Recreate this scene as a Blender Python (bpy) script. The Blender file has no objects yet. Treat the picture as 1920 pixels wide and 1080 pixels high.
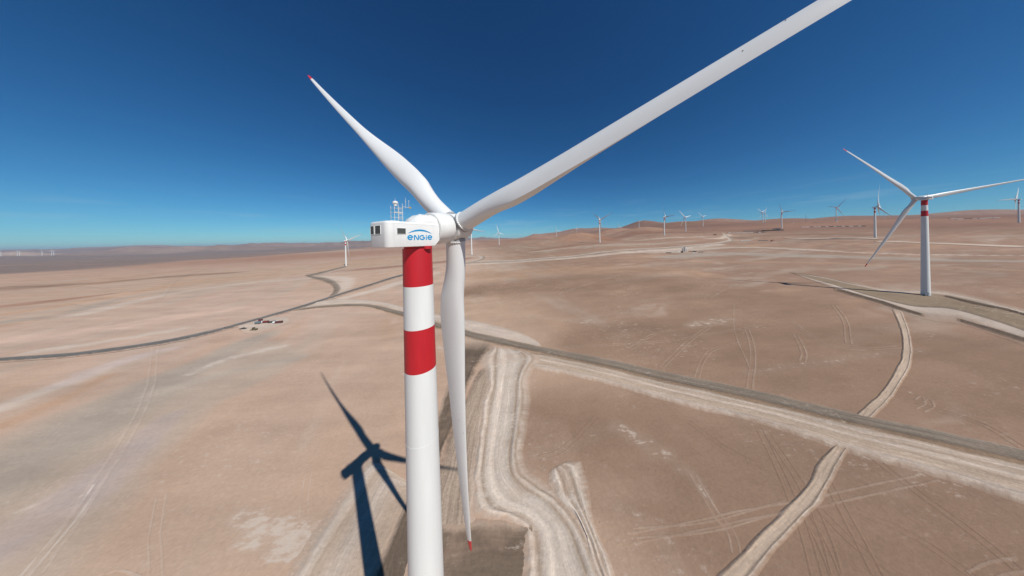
import bpy, bmesh, math, random
import numpy as np
from mathutils import Matrix, Vector

# ------------------------------------------------------------------ scene, camera, world, sun
SC = bpy.context.scene
COL = SC.collection
R_ = math.radians

FPX, PITCH, ROLL = 414.074, 0.005633, -0.023922          # focal length in 1920-px units, pitch down, roll
CX, CY = 960 + 30.865, 540 - 87.097                       # principal point of the photograph
CAMH = 88.820                                           # drone height above the foot of the near turbine
F_ = np.array([0, math.cos(PITCH), -math.sin(PITCH)])
u0 = np.array([0, math.sin(PITCH), math.cos(PITCH)]); x0 = np.array([1., 0, 0])
RT_ = math.cos(ROLL) * x0 + math.sin(ROLL) * u0
UP_ = -math.sin(ROLL) * x0 + math.cos(ROLL) * u0

cam = bpy.data.cameras.new('camera'); camo = bpy.data.objects.new('camera', cam); COL.objects.link(camo)
cam.sensor_width = 36; cam.lens = 36 * FPX / 1920
cam.shift_x = -30.865 / 1920; cam.shift_y = -87.097 / 1920
cam.clip_start = 0.3; cam.clip_end = 250000
M = Matrix(((RT_[0], UP_[0], -F_[0], 0), (RT_[1], UP_[1], -F_[1], 0), (RT_[2], UP_[2], -F_[2], CAMH), (0, 0, 0, 1)))
camo.matrix_world = M
SC.camera = camo

SUN_AZ, SUN_EL = -0.81365, 0.81652                        # from +X anticlockwise; elevation
world = bpy.data.worlds.new('World'); SC.world = world; world.use_nodes = True
wn = world.node_tree.nodes; wl = world.node_tree.links
for n in list(wn): wn.remove(n)
sky = wn.new('ShaderNodeTexSky'); sky.sky_type = 'NISHITA'; sky.sun_disc = False
sky.sun_elevation = SUN_EL; sky.sun_rotation = math.pi / 2 - SUN_AZ
sky.altitude = 2400; sky.air_density = 1.0; sky.dust_density = 0.0; sky.ozone_density = 6.0
SKY_STRENGTH = 0.1
# clear high-desert air: deepen the sky overall, channel by channel
sep = wn.new('ShaderNodeSeparateColor'); com = wn.new('ShaderNodeCombineColor')
wl.new(sky.outputs[0], sep.inputs[0])
for i_, (pw, sc_) in enumerate(((1.46, .54), (1.19, .80), (1.03, .79))):
    m1 = wn.new('ShaderNodeMath'); m1.operation = 'MULTIPLY'; m1.inputs[1].default_value = SKY_STRENGTH
    m2 = wn.new('ShaderNodeMath'); m2.operation = 'POWER'; m2.inputs[1].default_value = pw
    m3 = wn.new('ShaderNodeMath'); m3.operation = 'MULTIPLY'; m3.inputs[1].default_value = sc_ / SKY_STRENGTH
    wl.new(sep.outputs[i_], m1.inputs[0]); wl.new(m1.outputs[0], m2.inputs[0]); wl.new(m2.outputs[0], m3.inputs[0]); wl.new(m3.outputs[0], com.inputs[i_])
bg = wn.new('ShaderNodeBackground'); bg.inputs[1].default_value = SKY_STRENGTH
wo = wn.new('ShaderNodeOutputWorld')
# thin cirrus: streaky noise in a band of low elevations, all round
tc = wn.new('ShaderNodeTexCoord'); mp = wn.new('ShaderNodeMapping'); mp.inputs['Scale'].default_value = (3.0, 3.0, 34.0)
mp.inputs['Rotation'].default_value = (R_(3), R_(2), 0)
nz = wn.new('ShaderNodeTexNoise'); nz.inputs['Scale'].default_value = 1.6; nz.inputs['Detail'].default_value = 7; nz.inputs['Roughness'].default_value = .55
rp = wn.new('ShaderNodeValToRGB'); rp.color_ramp.elements[0].position = .54; rp.color_ramp.elements[1].position = .80
sx = wn.new('ShaderNodeSeparateXYZ')
band = wn.new('ShaderNodeValToRGB')
band.color_ramp.elements[0].position = 0.0; band.color_ramp.elements[0].color = (0, 0, 0, 1)
e = band.color_ramp.elements.new(.03); e.color = (1, 1, 1, 1)
e = band.color_ramp.elements.new(.09); e.color = (.8, .8, .8, 1)
band.color_ramp.elements[-1].position = .17; band.color_ramp.elements[-1].color = (0, 0, 0, 1)
mul = wn.new('ShaderNodeMath'); mul.operation = 'MULTIPLY'
mul2 = wn.new('ShaderNodeMath'); mul2.operation = 'MULTIPLY'; mul2.inputs[1].default_value = .32
mix = wn.new('ShaderNodeMix'); mix.data_type = 'RGBA'
mix.inputs[7].default_value = (4.2, 5.6, 6.4, 1)
wl.new(tc.outputs['Generated'], mp.inputs[0]); wl.new(mp.outputs[0], nz.inputs[0]); wl.new(nz.outputs[0], rp.inputs[0])
wl.new(tc.outputs['Generated'], sx.inputs[0]); wl.new(sx.outputs[2], band.inputs[0])
wl.new(rp.outputs[0], mul.inputs[0]); wl.new(band.outputs[0], mul.inputs[1]); wl.new(mul.outputs[0], mul2.inputs[0])
wl.new(com.outputs[0], mix.inputs[6])
wl.new(mul2.outputs[0], mix.inputs[0]); wl.new(mix.outputs[2], bg.inputs[0]); wl.new(bg.outputs[0], wo.inputs[0])

sun = bpy.data.lights.new('sun', 'SUN'); suno = bpy.data.objects.new('sun', sun); COL.objects.link(suno)
sun.energy = 4.9; sun.angle = R_(0.53); sun.color = (1.0, .965, .915)
sd = Vector((math.cos(SUN_AZ) * math.cos(SUN_EL), math.sin(SUN_AZ) * math.cos(SUN_EL), math.sin(SUN_EL)))
suno.rotation_euler = sd.to_track_quat('Z', 'Y').to_euler(); suno.location = sd * 300

vs = SC.view_settings; vs.view_transform = 'Standard'; vs.look = 'None'; vs.gamma = 1; vs.use_curve_mapping = False
vs.exposure = -0.02
SC.cycles.max_bounces = 6; SC.cycles.volume_bounces = 0

# ------------------------------------------------------------------ numpy helpers
def vnoise(x, y, seed=0):
    x = np.asarray(x, float); y = np.asarray(y, float)
    xi = np.floor(x).astype(np.int64); yi = np.floor(y).astype(np.int64)
    fx = x - xi; fy = y - yi
    fx = fx * fx * fx * (fx * (fx * 6 - 15) + 10); fy = fy * fy * fy * (fy * (fy * 6 - 15) + 10)
    def h(a, b):
        n = (a * 374761393 + b * 668265263 + seed * 974634541) & 0xffffffff
        n = ((n ^ (n >> 13)) * 1274126177) & 0xffffffff
        n = ((n ^ (n >> 16)) * 2246822519) & 0xffffffff
        return ((n ^ (n >> 15)) & 0xffffff) / float(0xffffff)
    a = h(xi, yi); b = h(xi + 1, yi); c = h(xi, yi + 1); d = h(xi + 1, yi + 1)
    return (a + (b - a) * fx) + ((c + (d - c) * fx) - (a + (b - a) * fx)) * fy
def fbm(x, y, oct=4, seed=0, gain=.5):
    s = 0; a = 1; t = 0
    for k in range(oct):
        s = s + a * (vnoise(x * 2 ** k + 17.3 * k, y * 2 ** k - 9.1 * k, seed + k) - .5); t += a * .5; a *= gain
    return s / t                                        # about -1..1
def sstep(a, b, x):
    t = np.clip((x - a) / (b - a), 0, 1); return t * t * (3 - 2 * t)
def ray(x, y):
    x = np.asarray(x, float)[..., None]; y = np.asarray(y, float)[..., None]
    return F_ + RT_ * (x - CX) / FPX - UP_ * (y - CY) / FPX
def at_depth(x, y, d): return np.array([0, 0, CAMH]) + ray(x, y) * d

# ------------------------------------------------------------------ terrain: measured heights, smoothly interpolated
# wind turbine sites: x, y, z, yaw, rotor angle, blade length
SITES = {
 'main': (-13.64, 27.12, 0.0, 62.006, 188.53, 72.5),
 'right': (368.0, 205.0, 28.3, 69.0, 80.0, 72.5),
 'left': (-652.0, 787.0, 15.0, 67.0, 74.0, 72.5),
 'behind_blade': (-202.8, 786.0, 42.3, 50.0, 102.0, 60),
 'c1': (-215.8, 1623.9, 57.0, 127.0, 106.0, 58),
 'c2': (385.8, 3013.4, 124.5, 70.0, 108.0, 72.5),
 'c3': (440.5, 2028.7, 89.4, 20.0, 108.0, 72.5),
 'c4': (282.2, 874.2, 73.1, 34.0, 66.0, 54),
 'c5': (1389.5, 3395.0, 178.3, 67.0, 116.0, 72.5),
 'c6': (1152.1, 2294.3, 165.8, 40.0, 76.0, 54),
 'c7': (657.9, 1067.9, 95.2, -8.0, 90.0, 70),
 'c8': (997.0, 1398.2, 120.9, 100.0, 78.0, 60),
 'c9': (1609.5, 2032.3, 176.8, 98.0, 76.0, 58),
 'c10': (2035.0, 1914.6, 193.5, 104.0, 66.0, 58),
 'c11': (1390.0, 1211.0, 121.6, -8.0, 92.0, 55),
 'c12': (1950.0, 1397.0, 157.5, -8.0, 42.0, 60),
 'c13': (1030.4, 656.2, 71.4, -50.0, 0.0, 68),
 'c14': (1916.0, 862.3, 113.2, 92.0, 28.0, 55),
}
DS = .87
PX_CP = [  # pixel x, pixel y, forward distance
 (1285, 520, 360), (1285, 472, 720), (1420, 434, 1330), (1420, 452, 980), (1560, 424, 1480), (1355, 436, 1250),
 (1511, 414.6, 3760), (1659, 408.6, 3760), (1840, 408, 2200), (1700, 455, 640), (1920, 462, 560), (1920, 484, 430),
 (0, 475.5, 14000), (150, 472.5, 14000), (300, 468.8, 14000), (420, 464, 13000), (550, 460.5, 12500), (680, 457.2, 12000), (800, 452, 12000), (900, 447.5, 11500), (1000, 442.5, 9500),
 (1050, 439, 7800), (1100, 435, 7000), (1145, 432.5, 6400), (1180, 425, 5600), (1205, 422, 5200), (1260, 420, 4900), (1330, 419, 4500),
 (1400, 416.6, 4300), (1500, 415, 4200), (1560, 411.5, 4000), (1640, 407, 3900), (1700, 404.5, 3900), (1760, 402.5, 3900), (1840, 398, 3900), (1880, 400, 3900), (1925, 402, 3900),
 (0, 474.4, 30000), (400, 465, 30000), (800, 456, 26000), (1000, 450, 24000), (1200, 441, 18000), (1400, 432, 14000), (1600, 426, 12000), (1900, 420, 10000),
]
cp = [(v[0], v[1], v[2]) for v in SITES.values()]
cp += [(-13, 27, 0), (-60, 60, 0), (-50, 95, 0), (20, 80, 0), (10, 50, 0), (-30, 10, 0), (60, 50, 1.5), (-110, 90, 0), (-400, 180, 0), (-200, 270, 0), (-300, 60, 0), (-150, 0, 0),
       (309, 267, 28.5), (270, 305, 29), (290, 130, 21), (60, 0, 2), (150, -100, 9), (-200, -300, -2), (0, -200, 0), (500, -400, 40), (-1000, -1000, -20), (1000, -1500, 90), (0, -3000, 40), (-3000, -3000, -60),
       (-1500, 250, -3), (-2600, 980, -8), (-1800, 1500, -6), (-5000, 2600, -22), (-3400, 3000, -14), (-1800, 2600, 8), (-10000, 4500, -28), (-6000, 7000, -14), (-2600, 6000, 18), (-1000, 2400, 30),
       (-9000, 0, -30), (3000, 0, 200), (6000, -3000, 260), (-30000, 2000, -40), (15000, 3000, 400)]
for x, y, d in PX_CP:
    p = at_depth(x, y, d * DS); cp.append(tuple(p))
cp = np.array(cp)
def warp(x, y, s=260.): return np.arcsinh(x / s), np.arcsinh(y / s)
_u, _v = warp(cp[:, 0], cp[:, 1])
_phi = lambda r2: np.sqrt(r2 + .012)
_A = _phi((_u[:, None] - _u) ** 2 + (_v[:, None] - _v) ** 2)
_P = np.c_[np.ones(len(cp)), _u, _v]
_K = np.block([[_A - 2e-3 * np.eye(len(cp)), _P], [_P.T, np.zeros((3, 3))]])
_w = np.linalg.solve(_K, np.r_[cp[:, 2], 0, 0, 0])
HILLS = [(1090, 447, 1130, 40, 130, 80), (1040, 455, 1080, 16, 120, 80), (1205, 432, 1600, 44, 170, 120), (1150, 438, 1900, 50, 230, 160), (1330, 428, 2500, 34, 260, 180), (990, 462, 1400, 12, 240, 200), (1255, 427, 2700, 60, 320, 250), (1480, 424, 2700, 34, 420, 200),
 (1205, 424, 4300, 90, 260, 400), (1275, 420, 4300, 60, 330, 400), (1330, 419, 4200, 70, 260, 400), (1365, 418, 4000, 40, 200, 400), (1430, 416, 3900, 50, 260, 400), (1560, 411, 3700, 40, 500, 400), (1830, 398, 3600, 60, 500, 500), (1905, 402, 3600, 36, 350, 500),
 (1080, 436, 6300, 110, 500, 500), (1125, 434, 5600, 80, 380, 500), (1025, 441, 7200, 90, 600, 600), (900, 472, 1150, 9, 120, 90), (760, 480, 1050, 8, 160, 90)]
_hills = [(*at_depth(x, y, d)[:2], h, sx_, sy_) for x, y, d, h, sx_, sy_ in HILLS]
def terrain(x, y):
    x = np.asarray(x, float); y = np.asarray(y, float)
    sh = x.shape; x = x.ravel(); y = y.ravel()
    u, v = warp(x, y)
    z = _w[-3] + _w[-2] * u + _w[-1] * v
    for i in range(len(cp)): z = z + _w[i] * _phi((u - _u[i]) ** 2 + (v - _v[i]) ** 2)
    r = np.hypot(x, y)
    z += fbm(x / 330, y / 330, 4, 3) * 4.0 * sstep(150, 900, r)
    z += fbm(x / 60, y / 60, 3, 9) * .45 * sstep(20, 200, r)
    z += fbm(x / 1500, y / 1500, 4, 21) * 18 * sstep(2200, 5200, r)
    z += np.maximum(fbm(x / 1500, y / 1500, 6, 41, .55), 0) * 260 * sstep(8500, 10500, r) * (1 - sstep(17000, 20000, r)) * sstep(-14500, -11000, x) * (1 - sstep(-3000, 500, x)) + (np.abs(fbm(x / 5200, y / 5200, 6, 33, .55)) * 420 - 40) * sstep(16000, 22000, r)
    for hx, hy, h, a, b in _hills: z += h * np.exp(-((x - hx) / a) ** 2 - ((y - hy) / b) ** 2)
    return z.reshape(sh)

S_ = 60.
def axis(lo, hi, n): return np.sinh(np.linspace(np.arcsinh(lo / S_), np.arcsinh(hi / S_), n)) * S_
GX = axis(-72000, 32000, 1150); GY = axis(-6000, 40000, 700)
MX, MY = np.meshgrid(GX, GY)
MZ = terrain(MX, MY)
_ux = np.arcsinh(GX / S_); _uy = np.arcsinh(GY / S_)
def zmesh(x, y):                                        # height of the ground sheet itself
    x = np.asarray(x, float); y = np.asarray(y, float)
    i = np.clip(((np.arcsinh(x / S_) - _ux[0]) / (_ux[1] - _ux[0])).astype(int), 0, len(GX) - 2)
    j = np.clip(((np.arcsinh(y / S_) - _uy[0]) / (_uy[1] - _uy[0])).astype(int), 0, len(GY) - 2)
    tx = (x - GX[i]) / (GX[i + 1] - GX[i]); ty = (y - GY[j]) / (GY[j + 1] - GY[j])
    return (MZ[j, i] * (1 - tx) + MZ[j, i + 1] * tx) * (1 - ty) + (MZ[j + 1, i] * (1 - tx) + MZ[j + 1, i + 1] * tx) * ty
def ground(px, py):                                     # points of the ground seen at these pixels (first crossing)
    px = np.atleast_1d(np.asarray(px, float)); py = np.atleast_1d(np.asarray(py, float))
    d = ray(px, py); C0 = np.array([0, 0, CAMH])
    t = np.full(px.shape, 30.); done = np.zeros(px.shape, bool); prev = t.copy()
    for k in range(900):
        P = C0 + d * t[:, None]
        below = P[:, 2] < zmesh(P[:, 0], P[:, 1])
        done |= below
        if done.all() or t[~done].min() > 30000: break
        prev = np.where(done, prev, t); t = np.where(done, t, t * 1.009 + .05)
    lo, hi = prev, t
    for k in range(30):
        m = (lo + hi) / 2; P = C0 + d * m[:, None]; b = P[:, 2] < zmesh(P[:, 0], P[:, 1])
        hi = np.where(b, m, hi); lo = np.where(b, lo, m)
    P = C0 + d * hi[:, None]; P[:, 2] = zmesh(P[:, 0], P[:, 1]); return P
def gpts(pts):
    a = np.array(pts, float); return ground(a[:, 0], a[:, 1])
def spline(P, n):                                       # Catmull-Rom through P, n samples by parameter
    P = np.asarray(P, float); m = len(P)
    if m == 2: return P[0] + (P[1] - P[0]) * np.linspace(0, 1, n)[:, None]
    Q = np.vstack([2 * P[0] - P[1], P, 2 * P[-1] - P[-2]])
    t = np.linspace(0, m - 1 - 1e-9, n); i = t.astype(int); f = (t - i)[:, None]
    a, b, c, d = Q[i], Q[i + 1], Q[i + 2], Q[i + 3]
    return .5 * (2 * b + (c - a) * f + (2 * a - 5 * b + 4 * c - d) * f ** 2 + (3 * b - a - 3 * c + d) * f ** 3)

# ------------------------------------------------------------------ natural colour of the soil, by place
def C3(*c): return np.array(c, float)
TAN = C3(.445, .305, .206); PINK = C3(.475, .338, .255); BROWN = C3(.268, .172, .114); RED = C3(.260, .142, .092)
PALE = C3(.53, .43, .345); GREY = C3(.43, .350, .276); LILAC = C3(.42, .335, .29); ORANGE = C3(.46, .29, .185); DARK = C3(.165, .125, .105); SALT = C3(.62, .54, .46)
STROKES = [  # polyline in photograph pixels, half width (m) at each point, colour, strength, noise break-up
 # pale grey and pinkish washes at the left
 ([(-60, 930), (80, 850), (220, 770), (330, 705), (430, 655), (500, 628)], [24, 22, 20, 16, 12, 10], GREY * .88, .95, .35),
 ([(-60, 1060), (100, 960), (230, 860), (320, 780)], [14, 12, 9, 6], LILAC * .95, .8, .5),
 ([(0, 765), (60, 742), (140, 712), (200, 690)], [9, 8, 7, 4], PALE * 1.0, .9, .4),
 ([(0, 800), (90, 760), (200, 706)], [6, 6, 5], ORANGE, .7, .5),
 ([(110, 722), (180, 695), (260, 668), (330, 652)], [7, 9, 8, 5], LILAC * 1.15, .95, .6),
 ([(360, 700), (410, 678), (470, 662), (535, 648)], [4, 5.5, 6, 5], SALT, 1., .9),
 ([(300, 735), (420, 700), (560, 670)], [9, 8, 7], GREY, .7, .6),
 ([(0, 640), (150, 622), (300, 600), (430, 580)], [20, 22, 20, 14], PINK * 1.15, .9, .6),
 ([(60, 660), (200, 640), (330, 618)], [8, 8, 8], PALE * 1.0, .8, .7),
 ([(0, 605), (120, 588), (230, 560), (330, 545)], [14, 14, 12, 10], GREY * .85, .8, .5),
 ([(150, 590), (300, 555), (470, 530), (600, 520)], [16, 16, 14, 12], PALE * .95, .85, .6),
 ([(0, 575), (110, 563), (200, 552)], [24, 22, 16], RED * 1.2, .75, .4),
 ([(0, 590), (120, 572), (250, 548), (380, 526)], [12, 12, 12, 10], ORANGE, .75, .5),
 ([(0, 540), (150, 533), (300, 520), (430, 512)], [60, 60, 50, 40], BROWN * 1.0, .8, .5),
 ([(150, 536), (300, 512), (440, 499), (600, 496)], [26, 30, 30, 26], ORANGE * .92, .5, .7),
 ([(400, 545), (560, 515), (700, 492), (800, 480)], [20, 22, 22, 20], PALE * .82, .5, .8),
 ([(640, 508), (740, 500), (840, 490), (880, 484)], [26, 30, 30, 20], RED * 1.05, .7, .5),
 ([(660, 488), (760, 482), (900, 470)], [24, 30, 30], ORANGE * .85, .6, .6),
 ([(20, 476.4), (60, 476.2), (90, 475.6)], [350, 400, 300], PALE, .4, .5),
 # pale patch near the near turbine's shadow, salt scars
 ([(446, 966), (520, 985), (610, 1000)], [3.2, 4.8, 4.2], PALE * 1.02, 1., .82),
 ([(448, 1016), (510, 1036), (590, 1020)], [2.6, 4.0, 3.4], PALE * 1.02, 1., .82),
 ([(600, 960), (650, 930), (690, 880)], [1.2, 1.2, 1.2], PALE, .5, .9),
 ([(822, 652), (845, 655), (860, 648)], [3, 4, 3], SALT, .85, .9),
 ([(730, 640), (750, 636)], [3, 3], PALE, .6, .9),
 ([(610, 592), (690, 586), (750, 600)], [4, 5, 4], PALE * .85, .5, .9),
 ([(30, 962), (62, 948)], [1.2, 1.2], PALE, .8, .6),
 # triangle of bleached ground at the road junction
 ([(575, 576), (640, 560), (700, 545), (757, 528), (820, 512)], [3, 9, 14, 14, 9], PALE * 1.02, 1, .4),
 ([(600, 519), (650, 524), (640, 545)], [11, 16, 12], PALE * 1.05, 1, .4),
 ([(590, 519), (650, 507), (720, 497)], [8, 8, 6], PALE * .9, .7, .5),
 # right-hand plain: browner, with bands
 ([(880, 545), (1100, 530), (1320, 540), (1500, 575)], [46, 60, 60, 40], BROWN * 1.0, .85, .5),
 ([(900, 515), (1100, 505), (1300, 512)], [40, 40, 40], ORANGE * .82, .6, .6),
 ([(1100, 640), (1300, 640), (1500, 650), (1700, 640), (1950, 700)], [30, 40, 40, 40, 40], BROWN * .95, .8, .4),
 ([(1000, 780), (1250, 850), (1500, 950), (1800, 1050)], [30, 40, 45, 45], BROWN * .98, .8, .4),
 ([(1700, 720), (1950, 800)], [20, 25], BROWN * 1.0, .7, .4),
 ([(1000, 592), (1060, 600), (1130, 604)], [7, 7, 5], PALE * .8, .55, .95),
 ([(1290, 610), (1340, 602), (1370, 598)], [5, 8, 6], GREY * 1.1, .6, .9),
 ([(1400, 700), (1540, 680), (1640, 665), (1730, 655)], [2.5, 3.5, 3, 2.5], PALE * .72, .5, .95),
 ([(1480, 712), (1600, 722), (1700, 735)], [3, 3, 3], BROWN * 1.3, .5, .9),
 ([(1160, 800), (1210, 830), (1250, 850)], [4, 5, 4], GREY * 1.1, .55, .95),
 ([(1270, 880), (1300, 890), (1330, 940)], [2, 2.5, 1.5], PALE * .85, .6, .95),
 ([(1000, 850), (1080, 830), (1150, 800)], [3, 4, 3], PALE * .75, .35, .98),
 ([(1150, 940), (1230, 990), (1260, 1060)], [3, 3, 3], PALE * .8, .4, .98),
 ([(1850, 1000), (1940, 1060)], [10, 10], BROWN * .95, .5, .6),
 # far bands right of centre
 ([(860, 496), (1000, 489), (1120, 479), (1260, 468), (1350, 458)], [7, 10, 14, 22, 20], PALE * .98, .8, .4),
 ([(1250, 482), (1350, 476), (1450, 478), (1600, 482), (1950, 490)], [24, 34, 34, 30, 20], GREY * .8, .85, .4),
 ([(1220, 474), (1330, 466), (1420, 464), (1560, 470)], [14, 20, 18, 10], GREY * 1.05, .8, .5),
 ([(1450, 466), (1540, 470), (1640, 475), (1800, 478), (1950, 479)], [6, 7, 6, 5, 4], PALE * .98, .85, .4),
 ([(1300, 490), (1500, 492), (1750, 500), (1950, 510)], [12, 14, 14, 12], ORANGE * .85, .6, .5),
 ([(1360, 461), (1480, 457), (1620, 458)], [12, 14, 14], ORANGE * .9, .6, .5),
 ([(1380, 446), (1480, 440), (1580, 440), (1640, 441)], [26, 34, 40, 30], BROWN * .8, .7, .4),
 ([(1000, 472), (1100, 462), (1200, 458), (1300, 452)], [20, 30, 26, 20], PALE * .82, .5, .7),
 ([(1000, 470), (1060, 462), (1130, 456)], [26, 36, 36], RED * 1.0, .9, .5),
 ([(1160, 452), (1240, 447), (1330, 444)], [14, 16, 16], PALE * .9, .6, .6),
 ([(1320, 447), (1350, 447), (1366, 440)], [9, 12, 16], PALE * 1.05, .8, .4),
 ([(1130, 447), (1180, 440), (1230, 437), (1300, 436)], [60, 90, 90, 70], RED * .9, .85, .4),
 ([(900, 452), (1000, 448), (1100, 442)], [140, 150, 150], RED * 1.05, .6, .5),
 ([(1170, 426), (1260, 422), (1400, 420), (1560, 416), (1700, 408), (1930, 404)], [900, 900, 800, 800, 800, 800], RED * .8, .85, .3),
 ([(1400, 428), (1560, 420), (1700, 414), (1930, 414)], [220, 240, 240, 240], RED * 1.15, .6, .5),
 ([(1650, 430), (1800, 432), (1930, 436)], [50, 60, 60], BROWN, .6, .5),
]
POLYS = [
 ([(-400, 1200), (40, 1200), (150, 1085), (290, 862), (420, 748), (580, 668), (500, 632), (330, 688), (150, 758), (-150, 880)], GREY * .97, .62, 5.5),  # regions of other soil: outline in photograph pixels, colour, strength, softness (m)
 ([(-700, 553), (-300, 532), (-60, 517), (60, 511), (150, 505.5), (240, 498), (300, 492.5), (360, 488), (430, 484.5), (500, 480), (560, 474.5), (640, 468.5), (700, 464), (660, 462), (560, 464.5), (400, 470.5), (200, 477), (0, 480), (-300, 487), (-700, 497)], DARK * 1.2, .92, 170),
 ([(-300, 488), (0, 481.5), (200, 477.5), (400, 471), (560, 465), (640, 463), (560, 462.6), (400, 467.5), (200, 473.6), (0, 477.6), (-300, 484)], C3(.22, .165, .14), .8, 500),
]
_strokes = None
def poly_margin(x, y, P):                               # signed distance to a closed outline, positive inside
    inside = np.zeros(x.shape, bool); d = np.full(x.shape, 1e12)
    for k in range(len(P)):
        a = P[k]; b = P[(k + 1) % len(P)]
        cr = ((a[1] > y) != (b[1] > y)); 
        with np.errstate(divide='ignore', invalid='ignore'): xi = (b[0] - a[0]) * (y - a[1]) / (b[1] - a[1]) + a[0]
        inside ^= cr & (x < xi)
        e = b - a; L = max(e @ e, 1e-9); t = np.clip(((x - a[0]) * e[0] + (y - a[1]) * e[1]) / L, 0, 1)
        d = np.minimum(d, np.hypot(x - a[0] - e[0] * t, y - a[1] - e[1] * t))
    return np.where(inside, d, -d)
_polys = None
def seg_dist(x, y, P, W):                               # signed margin to a variable-width polyline, in half widths
    best = np.full(x.shape, 9.0)
    for k in range(len(P) - 1):
        a = P[k, :2]; b = P[k + 1, :2]; d = b - a; L = max(d @ d, 1e-9)
        t = np.clip(((x - a[0]) * d[0] + (y - a[1]) * d[1]) / L, 0, 1)
        w = W[k] + (W[k + 1] - W[k]) * t
        best = np.minimum(best, np.hypot(x - a[0] - d[0] * t, y - a[1] - d[1] * t) / w)
    return best
WASH = np.array([-.50, .866])                             # run of the washes over the plain
def soil(x, y, want_scar=False):
    global _strokes
    x = np.asarray(x, float).ravel(); y = np.asarray(y, float).ravel()
    if _strokes is None:
        _strokes = []
        for pts, W, c, s, nb in STROKES:
            P = gpts(pts); n = 6 * (len(P) - 1) + 1
            _strokes.append((spline(P[:, :2], n), np.interp(np.linspace(0, 1, n), np.linspace(0, 1, len(W)), W), c, s, nb))
    r = np.hypot(x, y)
    al = x * WASH[0] + y * WASH[1]; ac = -x * WASH[1] + y * WASH[0]
    rt = sstep(-30, 90, x - .15 * y)                    # on the right the streaks run across
    wx = x + 14 * fbm(x / 40, y / 40, 3, 101); wy = y + 14 * fbm(x / 40, y / 40, 3, 103)
    al2 = wx * .96 + wy * .28; ac2 = -wx * .28 + wy * .96
    mixn = lambda sa, sc, o, sd: fbm(al / sa, ac / sc, o, sd) * (1 - rt) + fbm(al2 / sa, ac2 / sc, o, sd) * rt
    n1 = fbm(x / 260, y / 260, 4, 51); n2 = mixn(150, 26, 4, 61); n3 = fbm(x / 1800, y / 1800, 4, 71); n4 = mixn(60, 8, 3, 81)
    side = sstep(-60, 110, x + .25 * y - 40 + 30 * n1)
    c = TAN + (PINK - TAN) * np.clip(.5 + n1, 0, 1)[:, None]
    c = c + (BROWN * 1.02 - c) * (side * .86)[:, None]
    far = sstep(700, 2500, r)
    c = c + (RED * 1.28 - c) * (far * np.clip(.55 + .6 * n3 + .22 * sstep(-300, 600, x), 0, 1))[:, None]
    c = c + (C3(.285, .178, .122) - c) * (.8 * sstep(150, 420, r) * (1 - far) * sstep(-60, 140, x) * np.clip(.6 + .7 * n3, 0, 1))[:, None]
    c = c + (RED * .95 - c) * (.8 * sstep(2300, 3900, r) * sstep(0, 1200, x))[:, None]
    vf = sstep(6500, 9500, r) * (1 - sstep(1500, 6000, x))
    c = c + (C3(.20, .145, .13) * (1 + .5 * n3)[:, None] - c) * (vf * .9)[:, None]
    c = c + (GREY - c) * (.45 * sstep(.05, .7, n2) * (1 - .5 * far))[:, None]
    c = c + (ORANGE - c) * (.35 * sstep(.1, .7, -n2))[:, None]
    c = c + (PALE - c) * (.30 * sstep(.25, .8, n4))[:, None]
    global _polys
    if _polys is None: _polys = [(gpts(p)[:, :2], col, s, soft) for p, col, s, soft in POLYS]
    for P, col, s, soft in _polys:
        k = np.nonzero(y > P[:, 1].min() - 3 * soft)[0]
        if len(k) == 0: continue
        d = poly_margin(x[k], y[k], P) / soft + .9 * fbm(x[k] / (soft * 3), y[k] / (soft * 3), 4, 77)
        m = sstep(-1, 1, d) * s * (1 - .55 * sstep(.1, .7, fbm(x[k] / 1500, y[k] / 260, 4, 83)))
        c[k] += (col - c[k]) * m[:, None]
    scar = np.zeros(x.shape)
    for P, W, col, s, nb in _strokes:
        lo = P.min(0) - 2.2 * W.max(); hi = P.max(0) + 2.2 * W.max()
        k = np.nonzero((x > lo[0]) & (x < hi[0]) & (y > lo[1]) & (y < hi[1]))[0]
        if len(k) == 0: continue
        wm = W.mean()
        wob = fbm(wx[k] / (wm * 1.6), wy[k] / (wm * 1.6), 5, int(wm * 13) + 7, .6)
        d = seg_dist(x[k], y[k], P, W) + .55 * wob * (.4 + nb)
        m = (1 - sstep(.35, 1.3, d)) * min(1., s * 1.2)
        m *= 1 - (nb if nb < .8 else .5) * .75 * sstep(-.25, .45, fbm(wx[k] / max(wm * .9, 2), wy[k] / max(wm * .5, 1.2), 5, int(wm * 7) + 3, .62))
        if nb >= .8:                                    # broken crusts and scraped marks: the material breaks them up
            scar[k] = np.maximum(scar[k], m * 1.15); m = m * .22
        c[k] += (col - c[k]) * m[:, None]
    return (c, scar) if want_scar else c

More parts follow.
